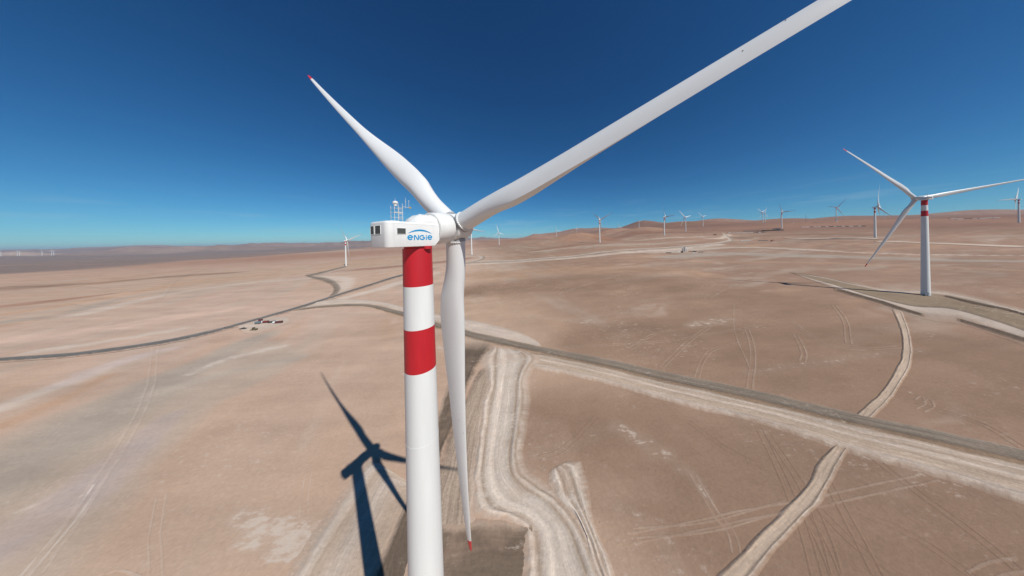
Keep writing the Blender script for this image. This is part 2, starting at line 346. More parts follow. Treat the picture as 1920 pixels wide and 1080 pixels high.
# ------------------------------------------------------------------ materials
def new_mat(name):
    m = bpy.data.materials.new(name); m.use_nodes = True
    return m, m.node_tree.nodes, m.node_tree.links, m.node_tree.nodes['Principled BSDF']
def paint(name, col, rough=.4, var=.06, scale=3.0, metallic=0., bump=0., streak=(1, 1, 1), spec=.5):
    m, n, l, b = new_mat(name)
    t = n.new('ShaderNodeTexCoord'); mp = n.new('ShaderNodeMapping'); mp.inputs['Scale'].default_value = streak
    z = n.new('ShaderNodeTexNoise'); z.inputs['Scale'].default_value = scale; z.inputs['Detail'].default_value = 6
    mr = n.new('ShaderNodeMapRange'); mr.inputs[1].default_value = .25; mr.inputs[2].default_value = .75
    mr.inputs[3].default_value = 1 - var; mr.inputs[4].default_value = 1 + var * .4
    mx = n.new('ShaderNodeMix'); mx.data_type = 'RGBA'; mx.blend_type = 'MULTIPLY'; mx.inputs[0].default_value = 1
    mx.inputs[6].default_value = (*col, 1)
    l.new(t.outputs['Object'], mp.inputs[0]); l.new(mp.outputs[0], z.inputs[0]); l.new(z.outputs[0], mr.inputs[0]); l.new(mr.outputs[0], mx.inputs[7]); l.new(mx.outputs[2], b.inputs['Base Color'])
    b.inputs['Roughness'].default_value = rough; b.inputs['Metallic'].default_value = metallic; b.inputs['Specular IOR Level'].default_value = spec
    if bump:
        bp = n.new('ShaderNodeBump'); bp.inputs['Strength'].default_value = bump; bp.inputs['Distance'].default_value = .05
        l.new(z.outputs[0], bp.inputs['Height']); l.new(bp.outputs[0], b.inputs['Normal'])
    return m
WHITE = paint('white_paint', (.70, .715, .69), .38, .09, .7, streak=(1, 1, .10))
BLADEW = paint('blade_gelcoat', (.70, .715, .705), .35, .08, .35, streak=(1, 1, .25))
NACW = paint('nacelle_shell', (.72, .73, .71), .42, .06, 1.2)
REDP = paint('red_band_paint', (.50, .011, .020), .5, .22, .6, streak=(1, 1, .2))
REDT = paint('red_tip_paint', (.62, .03, .04), .45, .05, 1)
DARKM = paint('dark_louvre', (.07, .075, .07), .6, .3, 6)
STEEL = paint('galvanised_steel', (.58, .59, .59), .45, .15, 5, .2)
GREYP = paint('grey_flange', (.33, .34, .35), .5, .2, 4)
CYAN = paint('logo_blue', (.0, .27, .56), .4, .02, 2)
CONC = paint('concrete', (.36, .33, .29), .85, .2, 1.5, bump=.3)
BLACK = paint('black_rubber', (.02, .02, .02), .8, .2, 4)
GLASS = paint('tinted_glass', (.03, .04, .05), .08, .05, 2)
TRED = paint('truck_red', (.20, .04, .035), .5, .2, 1.5)
DRED = paint('dull_red_steel', (.13, .04, .038), .6, .25, 1.2)
TWHITE = paint('truck_white', (.72, .72, .70), .4, .1, 1.5)
BLUEGREY = paint('tank_blue_grey', (.12, .15, .17), .5, .15, 1)
OLIVE = paint('olive_machine', (.16, .125, .06), .6, .3, 1.2)
CHAR = paint('charcoal_steel', (.045, .045, .042), .6, .3, 1.4)
SHED = paint('pale_cladding', (.55, .54, .50), .6, .15, .6)
ROOFD = paint('dark_roof', (.05, .055, .06), .55, .3, .5)
RUST = paint('rusty_plant', (.22, .075, .035), .7, .3, .8)
SILOW = paint('silo_white', (.66, .66, .64), .45, .12, .5)
YELLOW = paint('dull_yellow', (.42, .30, .08), .6, .2, 2)

def ground_material():
    m, n, l, b = new_mat('desert_soil')
    at = n.new('ShaderNodeAttribute'); at.attribute_name = 'soil'
    ax = n.new('ShaderNodeAttribute'); ax.attribute_name = 'wheel'          # how strongly wheel-graded, 0 on natural ground
    uv = n.new('ShaderNodeUVMap'); uv.uv_map = 'run'
    geo = n.new('ShaderNodeNewGeometry')
    def noise(src, scale, detail=5, rough=.6, st=(1, 1, 1), rot=0):
        mp = n.new('ShaderNodeMapping'); mp.inputs['Scale'].default_value = st; mp.inputs['Rotation'].default_value = (0, 0, rot)
        z = n.new('ShaderNodeTexNoise'); z.inputs['Scale'].default_value = scale; z.inputs['Detail'].default_value = detail; z.inputs['Roughness'].default_value = rough
        l.new(src, mp.inputs[0]); l.new(mp.outputs[0], z.inputs[0]); return z.outputs[0]
    def rng(s, a, b_, c, d):
        r = n.new('ShaderNodeMapRange'); r.inputs[1].default_value = a; r.inputs[2].default_value = b_; r.inputs[3].default_value = c; r.inputs[4].default_value = d
        l.new(s, r.inputs[0]); return r.outputs[0]
    def mth(op, a, b_):
        k = n.new('ShaderNodeMath'); k.operation = op
        for i, v in enumerate((a, b_)):
            if isinstance(v, (int, float)): k.inputs[i].default_value = v
            else: l.new(v, k.inputs[i])
        return k.outputs[0]
    P = geo.outputs['Position']; W = ax.outputs['Fac']; UV = uv.outputs[0]
    wash = math.atan2(WASH[1], WASH[0])
    f1 = rng(noise(P, .8, 12, .80), .28, .72, .86, 1.13)                     # gravel
    f2 = rng(noise(P, .05, 5, .55), .25, .75, .93, 1.07)
    sepx = n.new('ShaderNodeSeparateXYZ'); l.new(P, sepx.inputs[0])
    rt = rng(sepx.outputs[0], -40, 90, 0, 1)
    fm = n.new('ShaderNodeMix'); fm.data_type = 'FLOAT'
    l.new(rt, fm.inputs[0]); l.new(noise(P, .05, 6, .62, (.18, 1.0, 1), -wash), fm.inputs[2]); l.new(noise(P, .05, 6, .62, (.25, 1.0, 1), -.28), fm.inputs[3])
    f3 = rng(fm.outputs[0], .25, .75, .85, 1.15)   # fluvial streaks
    f4 = rng(noise(UV, .8, 7, .68, (.04, 1.6, 1)), .25, .75, .60, 1.36)    # wheel streaks along the roads
    f5 = rng(noise(UV, .35, 4, .6, (.12, .9, 1)), .3, .7, .86, 1.12)
    f6 = rng(noise(P, 1.1, 10, .80), .30, .70, .70, 1.28)
    one = mth('ADD', mth('MULTIPLY', mth('SUBTRACT', mth('MULTIPLY', mth('MULTIPLY', f4, f5), f6), 1.0), W), 1.0)
    tot = mth('MULTIPLY', mth('MULTIPLY', f1, f2), mth('MULTIPLY', f3, one))
    mx = n.new('ShaderNodeMix'); mx.data_type = 'RGBA'; mx.blend_type = 'MULTIPLY'; mx.inputs[0].default_value = 1
    l.new(at.outputs['Color'], mx.inputs[6]); l.new(tot, mx.inputs[7])
    # scattered salt flecks and small scars
    z1 = noise(P, .5, 9, .74, (.6, 1, 1), -.3); z2 = noise(P, .018, 3, .5)
    fl = mth('MULTIPLY', rng(z1, .56, .66, 0, 1), rng(z2, .44, .66, 0, .7))
    asc = n.new('ShaderNodeAttribute'); asc.attribute_name = 'scar'
    zs = noise(P, .42, 10, .72, (.45, 1.2, 1), -.25)
    sm = rng(mth('ADD', zs, mth('MULTIPLY', asc.outputs['Fac'], .40)), .79, .93, 0, .75)
    fl = mth('MAXIMUM', fl, sm)
    m2 = n.new('ShaderNodeMix'); m2.data_type = 'RGBA'; m2.inputs[7].default_value = (.56, .47, .385, 1)
    l.new(fl, m2.inputs[0]); l.new(mx.outputs[2], m2.inputs[6])
    l.new(m2.outputs[2], b.inputs['Base Color'])
    b.inputs['Roughness'].default_value = .95; b.inputs['Specular IOR Level'].default_value = .15
    bp = n.new('ShaderNodeBump'); bp.inputs['Strength'].default_value = .45; bp.inputs['Distance'].default_value = .3
    l.new(noise(P, .9, 10, .7), bp.inputs['Height']); l.new(bp.outputs[0], b.inputs['Normal'])
    return m
SOIL = ground_material()

# ------------------------------------------------------------------ mesh helpers
def link(o, parent=None):
    COL.objects.link(o)
    if parent is not None: o.parent = parent
    return o
def np_mesh(name, V, Fq, mat, smooth=True, cols=None, uv=None, wheel=None):
    me = bpy.data.meshes.new(name); V = np.asarray(V, np.float32); Fq = np.asarray(Fq, np.int32); k = Fq.shape[1]
    me.vertices.add(len(V)); me.vertices.foreach_set('co', V.ravel())
    me.loops.add(Fq.size); me.loops.foreach_set('vertex_index', Fq.ravel())
    me.polygons.add(len(Fq)); me.polygons.foreach_set('loop_start', np.arange(0, Fq.size, k, dtype=np.int32))
    me.polygons.foreach_set('use_smooth', np.full(len(Fq), smooth))
    me.update(calc_edges=True)
    if cols is not None:
        a = me.attributes.new('soil', 'FLOAT_COLOR', 'POINT'); a.data.foreach_set('color', np.c_[cols, np.ones(len(V))].astype(np.float32).ravel())
    if uv is not None:
        u = me.uv_layers.new(name='run'); u.data.foreach_set('uv', np.asarray(uv, np.float32)[Fq.ravel()].ravel())
    if wheel is not None:
        a = me.attributes.new('wheel', 'FLOAT', 'POINT'); a.data.foreach_set('value', np.asarray(wheel, np.float32))
    me.materials.append(mat); return me
def grid_faces(ny, nx):
    i = np.arange(ny * nx).reshape(ny, nx)
    return np.stack([i[:-1, :-1].ravel(), i[:-1, 1:].ravel(), i[1:, 1:].ravel(), i[1:, :-1].ravel()], 1)
class MB:                                               # collects shapes into one mesh
    def __init__(s): s.bm = bmesh.new()
    def box(s, c, size, rz=0, bevel=0, R=None):
        bm2 = bmesh.new(); bmesh.ops.create_cube(bm2, size=1)
        bmesh.ops.scale(bm2, vec=size, verts=bm2.verts)
        if bevel: bmesh.ops.bevel(bm2, geom=bm2.edges[:], offset=bevel, segments=2, affect='EDGES', profile=.5)
        m = Matrix.Translation(c) @ (R if R is not None else Matrix.Rotation(rz, 4, 'Z'))
        bmesh.ops.transform(bm2, matrix=m, verts=bm2.verts); s._merge(bm2); return s
    def tube(s, a, b, r, r2=None, n=10, caps=True):
        a = Vector(a); b = Vector(b); d = b - a
        bm2 = bmesh.new(); bmesh.ops.create_cone(bm2, cap_ends=caps, segments=n, radius1=r, radius2=r if r2 is None else r2, depth=d.length)
        m = Matrix.Translation((a + b) / 2) @ d.to_track_quat('Z', 'Y').to_matrix().to_4x4()
        bmesh.ops.transform(bm2, matrix=m, verts=bm2.verts); s._merge(bm2); return s
    def ball(s, c, r, n=12, sc=(1, 1, 1)):
        bm2 = bmesh.new(); bmesh.ops.create_uvsphere(bm2, u_segments=n, v_segments=max(6, n // 2), radius=r)
        bmesh.ops.scale(bm2, vec=sc, verts=bm2.verts); bmesh.ops.translate(bm2, vec=c, verts=bm2.verts); s._merge(bm2); return s
    def rings(s, rings, close_ends=True):
        vs_ = [[s.bm.verts.new(p) for p in r] for r in rings]; n = len(vs_[0])
        for a, b in zip(vs_[:-1], vs_[1:]):
            for i in range(n): s.bm.faces.new((a[i], a[(i + 1) % n], b[(i + 1) % n], b[i]))
        if close_ends: s.bm.faces.new(vs_[0][::-1]); s.bm.faces.new(vs_[-1])
        return s
    def prism(s, poly, fn, t):                          # poly 2-D, fn maps (u,v,depth)->xyz
        a = [s.bm.verts.new(fn(u, v, 0)) for u, v in poly]; b = [s.bm.verts.new(fn(u, v, t)) for u, v in poly]; n = len(poly)
        s.bm.faces.new(a[::-1]); s.bm.faces.new(b)
        for i in range(n): s.bm.faces.new((a[i], a[(i + 1) % n], b[(i + 1) % n], b[i]))
        return s
    def _merge(s, bm2):
        me = bpy.data.meshes.new('tmp'); bm2.to_mesh(me); bm2.free(); s.bm.from_mesh(me); bpy.data.meshes.remove(me)
    def build(s, name, mat, parent=None, smooth=None):
        bmesh.ops.recalc_face_normals(s.bm, faces=s.bm.faces[:])
        me = bpy.data.meshes.new(name); s.bm.to_mesh(me); s.bm.free(); me.materials.append(mat)
        if smooth is not None:
            me.polygons.foreach_set('use_smooth', [True] * len(me.polygons)); me.set_sharp_from_angle(angle=R_(smooth))
        return link(bpy.data.objects.new(name, me), parent)
def tag(o, label, cat, group=None):
    o['label'] = label; o['category'] = cat
    if group: o['group'] = group
    return o
ORD = ['first', 'second', 'third', 'fourth', 'fifth', 'sixth', 'seventh', 'eighth', 'ninth', 'tenth', 'eleventh', 'twelfth', 'thirteenth', 'fourteenth', 'fifteenth', 'sixteenth']
def thing(name, label, cat, loc, rz=0, group=None):
    o = bpy.data.objects.new(name, None); o.empty_display_size = .5; o.location = loc; o.rotation_euler = (0, 0, rz)
    return tag(link(o), label, cat, group)
def struct(name, me):
    o = link(bpy.data.objects.new(name, me)); o['kind'] = 'structure'; return o
def copy_tree(o, parent=None):
    c = o.copy(); COL.objects.link(c); c.parent = parent
    for ch in list(o.children): copy_tree(ch, c)
    return c

# ------------------------------------------------------------------ the ground sheet
cols, SCAR = soil(MX, MY, True)
me = np_mesh('desert_ground', np.stack([MX.ravel(), MY.ravel(), MZ.ravel()], 1), grid_faces(len(GY), len(GX)), SOIL, True, cols,
             np.zeros((MX.size, 2)), np.zeros(MX.size))
a_ = me.attributes.new('scar', 'FLOAT', 'POINT'); a_.data.foreach_set('value', np.clip(SCAR, 0, 1).astype(np.float32))
struct('desert_ground', me)

# ------------------------------------------------------------------ roads and tracks, draped on the ground with berms and ruts
LAYER = [0.0]
def lift(P, base): return base + .0003 * np.hypot(P[..., 0], P[..., 1])
def ribbon(name, A, B, profile, n=160, m=13, wheel=1., soft=.16, base=.06, colnoise=.25, seed=0, edge_wob=.08, scar=0.):
    """A, B: world edge lines (3-D, from gpts). profile(t, s)-> (colour (...,3), height). t across 0..1"""
    A = spline(A[:, :2], n); B = spline(B[:, :2], n)
    t = np.r_[-soft, np.linspace(0, 1, m), 1 + soft]
    wid = np.hypot(*(B - A).T)
    run = np.r_[0, np.cumsum(np.hypot(*np.diff((A + B) / 2, axis=0).T))]
    ew = edge_wob * fbm(run / np.maximum(wid.mean(), 1.), run * 0 + seed, 4, 91 + seed)
    tt = t[None, :] + ew[:, None] * (1 - 2 * np.clip(t, 0, 1))[None, :] * np.where(np.abs(t - .5) > .35, 1, .3)[None, :]
    XY = A[:, None, :] + (B - A)[:, None, :] * tt[..., None]
    z = zmesh(XY[..., 0], XY[..., 1])
    c, h = profile(np.clip(t, 0, 1)[None, :] + 0 * run[:, None], run[:, None] + 0 * t[None, :])
    g = soil(XY[..., 0], XY[..., 1]).reshape(*XY.shape[:2], 3)
    inner = np.clip(np.minimum(t + soft, 1 + soft - t) / (soft * 2), 0, 1); inner = inner * inner * (3 - 2 * inner)
    nn = fbm(XY[..., 0] / 6, XY[..., 1] / 6, 4, 5 + seed)
    n3_ = fbm(XY[..., 0] / 1.6, XY[..., 1] / 1.6, 4, 35 + seed, .65)
    a = np.clip(inner[None, :] * (1 + colnoise * nn) + .55 * n3_ * (inner * (1 - inner) * 4)[None, :], 0, 1)
    endf = np.minimum(np.arange(n), np.arange(n)[::-1]) / (n * .05); endf = np.clip(endf, 0, 1)
    a = a * endf[:, None]
    colr = g + (c - g) * a[..., None]
    LAYER[0] += .012
    edge = np.where((t < 0) | (t > 1), -.25, 0.)[None, :]
    Z = z + lift(XY, base + LAYER[0]) * (1 + 0 * edge) + h * a + edge
    V = np.dstack([XY, Z]).reshape(-1, 3)
    UV = np.dstack([run[:, None] + 0 * t[None, :], wid.mean() * t[None, :] + 1.5 * fbm(XY[..., 0] / 13, XY[..., 1] / 13, 3, 29 + seed) + seed * 13.7]).reshape(-1, 2)
    me = np_mesh(name, V, grid_faces(n, len(t)), SOIL, True, colr.reshape(-1, 3), UV, (a * wheel).ravel())
    if scar:
        at_ = me.attributes.new('scar', 'FLOAT', 'POINT')
        sc_ = a * (scar + .35 * fbm(XY[..., 0] / 9, XY[..., 1] / 9, 3, 61 + seed)); at_.data.foreach_set('value', np.clip(sc_, 0, 1).astype(np.float32).ravel())
    return struct(name, me)
def lerp_cols(stops):
    ts = np.array([s[0] for s in stops]); cs = np.array([s[1] for s in stops])
    return lambda t: np.stack([np.interp(t, ts, cs[:, k]) for k in range(3)], -1)
def prof(stops, hs=None, bump=0., seed=0):
    f = lerp_cols(stops)
    def p(t, s):
        h = np.interp(t, *zip(*hs)) if hs else 0 * t
        if bump: h = h + bump * fbm(s / 5.5, t * 9, 4, 15 + seed) * np.clip(np.minimum(t, 1 - t) * 8, 0, 1)
        return f(t), h
    return p
GRADED = C3(.215, .172, .130); ASPH = C3(.128, .122, .112); BRN = C3(.170, .124, .088); SPOIL = C3(.60, .50, .405); TANR = C3(.42, .32, .235)

def road(name, a, b, *args, **kw): return ribbon(name, gpts(a), gpts(b), *args, **kw)
# paved road at the left, running on to the notch in the far hills
road('paved_road', [(-80, 680), (0, 672), (150, 661), (300, 640), (400, 619), (480, 598), (560, 575), (620, 556), (700, 531), (757, 514), (830, 499)],
     [(-80, 687), (0, 679), (150, 667), (300, 646), (400, 624.5), (480, 602), (560, 579), (620, 560), (700, 534.5), (757, 517), (830, 501.5)],
     prof([(0, GREY * .8), (.15, ASPH * 1.25), (.5, ASPH * 1.15), (.85, ASPH * .8), (1, C3(.08, .07, .06))], [(0, 0), (.2, .35), (.8, .35), (1, -.1)]), n=260, m=9, wheel=.25, soft=.25, colnoise=.1, base=.45)
road('far_road', [(820, 500), (880, 490.5), (1000, 485), (1100, 476), (1250, 463.6), (1330, 456.6), (1362, 451.5), (1366, 449), (1360, 443), (1352, 436)],
     [(820, 503), (880, 494), (1000, 488), (1100, 478.6), (1250, 465.8), (1330, 458.8), (1372, 453.5), (1374, 449), (1366, 443), (1357, 436)],
     prof([(0, PALE), (.35, PALE * .85), (.6, GREY * .75), (.85, GREY * .6), (1, GREY * .7)]), n=240, m=7, wheel=.3, soft=.3, colnoise=.3)
# graded access road crossing the frame, with the pale worked strip beside it
road('road_margin', [(560, 570), (640, 561), (720, 567), (780, 582), (880, 601), (960, 620), (1000, 636), (1016, 648)],
     [(575, 576), (650, 571), (710, 573), (770, 590), (880, 622), (930, 633), (985, 645), (1014, 653)],
     prof([(0, PALE * .9), (.3, PALE), (.8, PALE * .95), (1, TANR)], [(0, 0), (.2, .5), (.6, .35), (1, 0)], .25), n=160, wheel=.5, seed=1, scar=.5)
P1A = [(985, 660), (1060, 672), (1130, 686), (1240, 713), (1420, 752), (1600, 796), (1760, 831), (1920, 868), (2060, 900)]
P1B = [(975, 682), (1060, 700), (1130, 716), (1240, 747), (1420, 791), (1600, 845), (1760, 890), (1920, 937), (2060, 980)]
road('worked_strip', P1A, P1B, prof([(0, C3(.26, .18, .115)), (.10, C3(.24, .165, .105)), (.17, PALE * .85), (.32, TANR * .95), (.45, PALE * 1.05), (.52, TANR), (.75, TANR * 1.08), (.86, PALE * .88), (1, PALE)],
     [(0, .3), (.1, .5), (.2, 0), (.8, .0), (.92, .4), (1, .1)], .10), n=420, m=23, seed=2, wheel=.8, scar=.48)
road('dirt_road', [(500, 588), (600, 574), (660, 570), (700, 572), (757, 585), (820, 605), (880, 621), (930, 632), (1010, 650), (1130, 672), (1240, 697), (1420, 734), (1600, 776), (1760, 810), (1920, 845), (2060, 876)],
     [(500, 591), (600, 578), (660, 575), (700, 578), (757, 594), (820, 616), (880, 634), (930, 646), (1000, 660), (1130, 688), (1240, 715), (1420, 754), (1600, 798), (1760, 833), (1920, 870), (2060, 902)],
     prof([(0, PALE * .75), (.1, GRADED * 1.1), (.35, GRADED * .95), (.5, GRADED * 1.1), (.7, GRADED * .85), (.88, BRN * .95), (1, C3(.23, .16, .10))], [(0, .1), (.08, .55), (.2, .3), (.8, .3), (.92, .6), (1, .1)], .12), n=520, m=17, wheel=.8, seed=3, edge_wob=.05)
# the pad and its roads at the near turbine
road('turbine_pad', [(790, 890), (765, 905), (700, 870), (655, 925), (600, 1000), (548, 1085), (500, 1160)], [(800, 865), (782, 910), (763, 945), (742, 990), (726, 1031), (705, 1085), (690, 1160)],
     prof([(0, PALE * .9), (.12, SPOIL * .85), (.22, TANR), (.5, PALE * .9), (.75, TANR * 1.1), (1, TANR)], [(0, .1), (.08, .7), (.18, .1), (1, 0)], .22), n=220, m=19, wheel=.5, seed=4, edge_wob=.05, scar=.5)
road('pad_road', [(862, 640), (848, 700), (823, 785), (797, 850), (763, 941), (726, 1031), (700, 1085), (670, 1160)], [(925, 638), (888, 700), (852, 790), (828, 850), (806, 930), (795, 1000), (790, 1085), (780, 1160)],
     prof([(0, TANR * .9), (.12, BRN * .8), (.5, BRN * .85), (.8, BRN * .9), (1, BRN * .7)], [(0, .2), (.1, .5), (.25, 0), (.8, 0), (.92, .4), (1, 0)], .1), n=220, m=17, wheel=.7, seed=5)
road('striped_pad', [(905, 690), (888, 720), (855, 790), (830, 855), (808, 930), (796, 1000)], [(935, 672), (918, 725), (902, 790), (893, 870), (886, 930), (880, 1000)],
     prof([(0, BRN), (.15, TANR * .8), (.4, TANR * .9), (.7, TANR * .82), (.9, TANR), (1, SPOIL * .8)], [(0, 0), (.9, 0), (.96, .4), (1, .2)], .08), n=200, m=17, seed=6)
road('crane_pad', [(780, 992), (850, 988), (920, 982), (985, 984), (1000, 986)], [(740, 1150), (830, 1150), (920, 1150), (985, 1150), (1000, 1150)],
     prof([(0, TANR), (.08, BRN), (.3, C3(.17, .12, .085)), (.6, BRN), (.8, C3(.18, .13, .09)), (1, BRN)], [(0, .3), (.06, .4), (.15, 0), (1, 0)], .1), n=160, m=21, wheel=.4, seed=7, soft=.12, edge_wob=.10, scar=.40, colnoise=.5)
WA = [(925, 648), (915, 668), (916, 715), (903, 785), (893, 860), (890, 915), (905, 958), (955, 974), (985, 990), (990, 1030), (990, 1085), (985, 1160)]
WB = [(960, 652), (1002, 668), (986, 705), (980, 785), (972, 845), (978, 885), (1008, 908), (1045, 935), (1083, 985), (1108, 1035), (1130, 1085), (1160, 1160)]
road('spoil_track', WA, WB, prof([(0, SPOIL * .75), (.08, SPOIL * 1.12), (.16, TANR * .8), (.26, SPOIL * .95), (.36, SPOIL * 1.1), (.45, SPOIL * .82), (.6, SPOIL * .92), (.72, SPOIL * .74), (.80, TANR * .75), (.86, SPOIL), (.93, TANR * .8), (1, SPOIL * .9)],
     [(0, .2), (.06, .7), (.15, .1), (.3, .35), (.42, .1), (.75, .05), (.8, -.1), (.88, .5), (.94, .2), (1, .2)], .16), n=420, m=31, seed=8, wheel=.6, scar=.66, colnoise=.6, edge_wob=.14)
road('spoil_mound', [(1033, 880), (1034, 905), (1048, 935), (1074, 965), (1096, 1012), (1112, 1060), (1125, 1100)], [(1058, 867), (1082, 871), (1095, 920), (1108, 968), (1128, 1020), (1143, 1065), (1156, 1100)],
     prof([(0, SPOIL * .8), (.2, SPOIL * 1.05), (.35, TANR * .85), (.5, SPOIL), (.65, TANR * .9), (.8, SPOIL * 1.05), (1, SPOIL * .8)], [(0, 0), (.2, .45), (.32, .2), (.5, .5), (.62, .25), (.8, .4), (1, 0)], .2), n=160, m=25, seed=9, wheel=1., scar=.6, colnoise=.9, edge_wob=.2, soft=.22)
# winding track
CT = prof([(0, PALE * .85), (.09, TANR * .62), (.15, TANR * 1.08), (.5, TANR * 1.16), (.8, TANR * 1.05), (.86, TANR * .5), (.92, PALE * .95), (1, PALE * .75)], [(0, .05), (.08, .22), (.18, 0), (.8, 0), (.9, .25), (1, .05)], .06)
road('winding_track', [(1674, 580), (1690, 620), (1693, 660), (1683, 690), (1655, 735), (1622, 765), (1604, 783)], [(1688, 580), (1702, 615), (1709, 655), (1704, 690), (1674, 740), (1647, 770), (1626, 789)], CT, n=220, m=17, seed=10, wheel=.6, scar=.40)
road('winding_track', [(1570, 832), (1538, 868), (1520, 905), (1475, 955), (1420, 1010), (1350, 1082), (1270, 1160)], [(1592, 838), (1566, 880), (1554, 905), (1530, 945), (1472, 1005), (1405, 1085), (1330, 1160)], CT, n=240, m=17, seed=11, wheel=.6, scar=.40)
# pad and roads of the turbine on the right
road('far_pad', [(1482, 511), (1540, 519), (1600, 532), (1667, 543.5), (1745, 545), (1819, 557), (1925, 586), (2060, 625)], [(1490, 514), (1560, 538), (1625, 561), (1722, 590), (1794, 599), (1850, 615), (1925, 640), (2060, 690)],
     prof([(0, PALE * .8), (.10, PALE * .95), (.2, C3(.27, .20, .135)), (.5, C3(.25, .185, .12)), (.66, C3(.28, .21, .14)), (.70, BRN * .6), (.74, PALE * .9), (.93, PALE * .88), (1, PALE * .7)], [(0, 0), (.1, .4), (.2, 0), (.68, 0), (.70, -.25), (.74, 0), (.96, .1), (1, 0)], .12), n=260, m=25, seed=12, wheel=.5, scar=.3)
road('far_pad_road', [(1770, 553), (1830, 567), (1897, 580), (1990, 606)], [(1765, 556), (1825, 571), (1890, 585), (1985, 612)], prof([(0, BRN * .5), (.5, BRN * .7), (1, BRN * .45)], [(0, 0), (.5, .5), (1, 0)], .1), n=90, m=7, seed=13)
road('far_pad_road', [(1480, 510.5), (1530, 517), (1600, 532), (1650, 544)], [(1481, 512), (1530, 519), (1600, 534.5), (1650, 547)], prof([(0, BRN * .6), (.5, BRN * .75), (1, BRN * .6)]), n=90, m=5, seed=14)
road('far_pad_road', [(1565, 540), (1615, 554), (1655, 565), (1690, 576.5), (1735, 590)], [(1564, 544), (1614, 559), (1654, 571), (1689, 583), (1735, 595)], prof([(0, BRN * .8), (.5, BRN * .62), (1, BRN * .85)], [(0, .2), (.5, .5), (1, 0)], .3), n=120, m=7, seed=20)
road('far_pad_road', [(1795, 597), (1850, 613), (1925, 635), (2000, 660)], [(1795, 602), (1850, 620), (1925, 644), (2000, 670)], prof([(0, BRN * .8), (.5, BRN * .6), (1, BRN)], [(0, .2), (.5, .4), (1, 0)], .3), n=120, m=7, seed=21)
# access road of the turbine on the left
road('access_track', [(600, 566), (621, 553), (626, 541), (614, 530), (590, 523), (573, 516.5), (590, 513), (640, 501), (649, 499)], [(628, 560), (636, 549), (640, 538), (628, 526), (606, 519.5), (590, 518), (606, 514), (646, 503), (653, 499)],
     prof([(0, BRN * .8), (.3, GRADED), (.7, GRADED * 1.2), (1, PALE)]), n=160, m=7, seed=15, wheel=.4)
road('access_track', [(884, 479), (905, 480), (908, 485), (895, 490), (876, 493)], [(884, 477.5), (896, 480), (899, 484.5), (885, 489), (866, 492)], prof([(0, GRADED * .8), (.4, PALE * .8), (1, PALE)]), n=80, m=7, seed=16, wheel=.3)
road('access_track', [(1470, 445.6), (1560, 446.2), (1650, 447)], [(1470, 447), (1560, 448), (1650, 449.4)], prof([(0, PALE), (.5, PALE * .9), (1, BRN * .6)]), n=80, m=5, seed=17, wheel=.3)
road('access_track', [(1640, 452), (1740, 455), (1930, 461)], [(1640, 453.5), (1740, 456.8), (1930, 464)], prof([(0, PALE), (.6, PALE * 1.05), (1, GREY * .7)]), n=80, m=5, seed=18, wheel=.3)
road('parking_patch', [(440, 607), (470, 601), (505, 597), (540, 594)], [(452, 621), (478, 622), (510, 613), (545, 602)], prof([(0, PALE * .8), (.5, PALE * .98), (1, PALE * .9)]), n=60, m=9, seed=19, wheel=.2, soft=.2)

def tyre(pts, w=.42, gauge=1.9, col=None, s=.55, n=None, seed=0):
    P = spline(gpts(pts)[:, :2], n or 50 * len(pts)); d = np.gradient(P, axis=0); nrm = np.c_[-d[:, 1], d[:, 0]] / np.hypot(*d.T)[:, None]
    V = []; U = []; Cc = []; Wv = []; Fs = []; off = 0
    run = np.r_[0, np.cumsum(np.hypot(*np.diff(P, axis=0).T))]
    for side in ((-.5, .5) if gauge else (0,)):
        base_ = P + nrm * (side * gauge + .35 * fbm(run / 25, run * 0 + seed, 3, seed)[:, None])
        wob = .62 + .3 * fbm(run / 3, run * 0 + side, 3, seed + 3)
        t = np.array([-1.5, -.6, 0, .6, 1.5])
        XY = base_[:, None, :] + nrm[:, None, :] * (t[None, :] * w * wob[:, None])[..., None]
        g = soil(XY[..., 0], XY[..., 1]).reshape(*XY.shape[:2], 3)
        a = np.array([0, .8, 1, .8, 0])[None, :] * (s * (.55 + .75 * fbm(run / 7, run * 0 + side * 3, 4, seed + 5)))[:, None]
        c = g + ((g * col if np.ndim(col) == 0 else col) - g) * np.clip(a, 0, 1)[..., None]
        Z = zmesh(XY[..., 0], XY[..., 1]) + lift(XY, .015) + np.array([-.04, .012, -.01, .012, -.04])[None, :]
        V.append(np.dstack([XY, Z]).reshape(-1, 3)); Cc.append(c.reshape(-1, 3)); Fs.append(grid_faces(len(P), 5) + off); off += len(P) * 5
    V = np.vstack(V)
    struct('tyre_track', np_mesh('tyre_track', V, np.vstack(Fs), SOIL, True, np.vstack(Cc), np.zeros((len(V), 2)), np.zeros(len(V))))
LT, DK = PALE * .95, .62
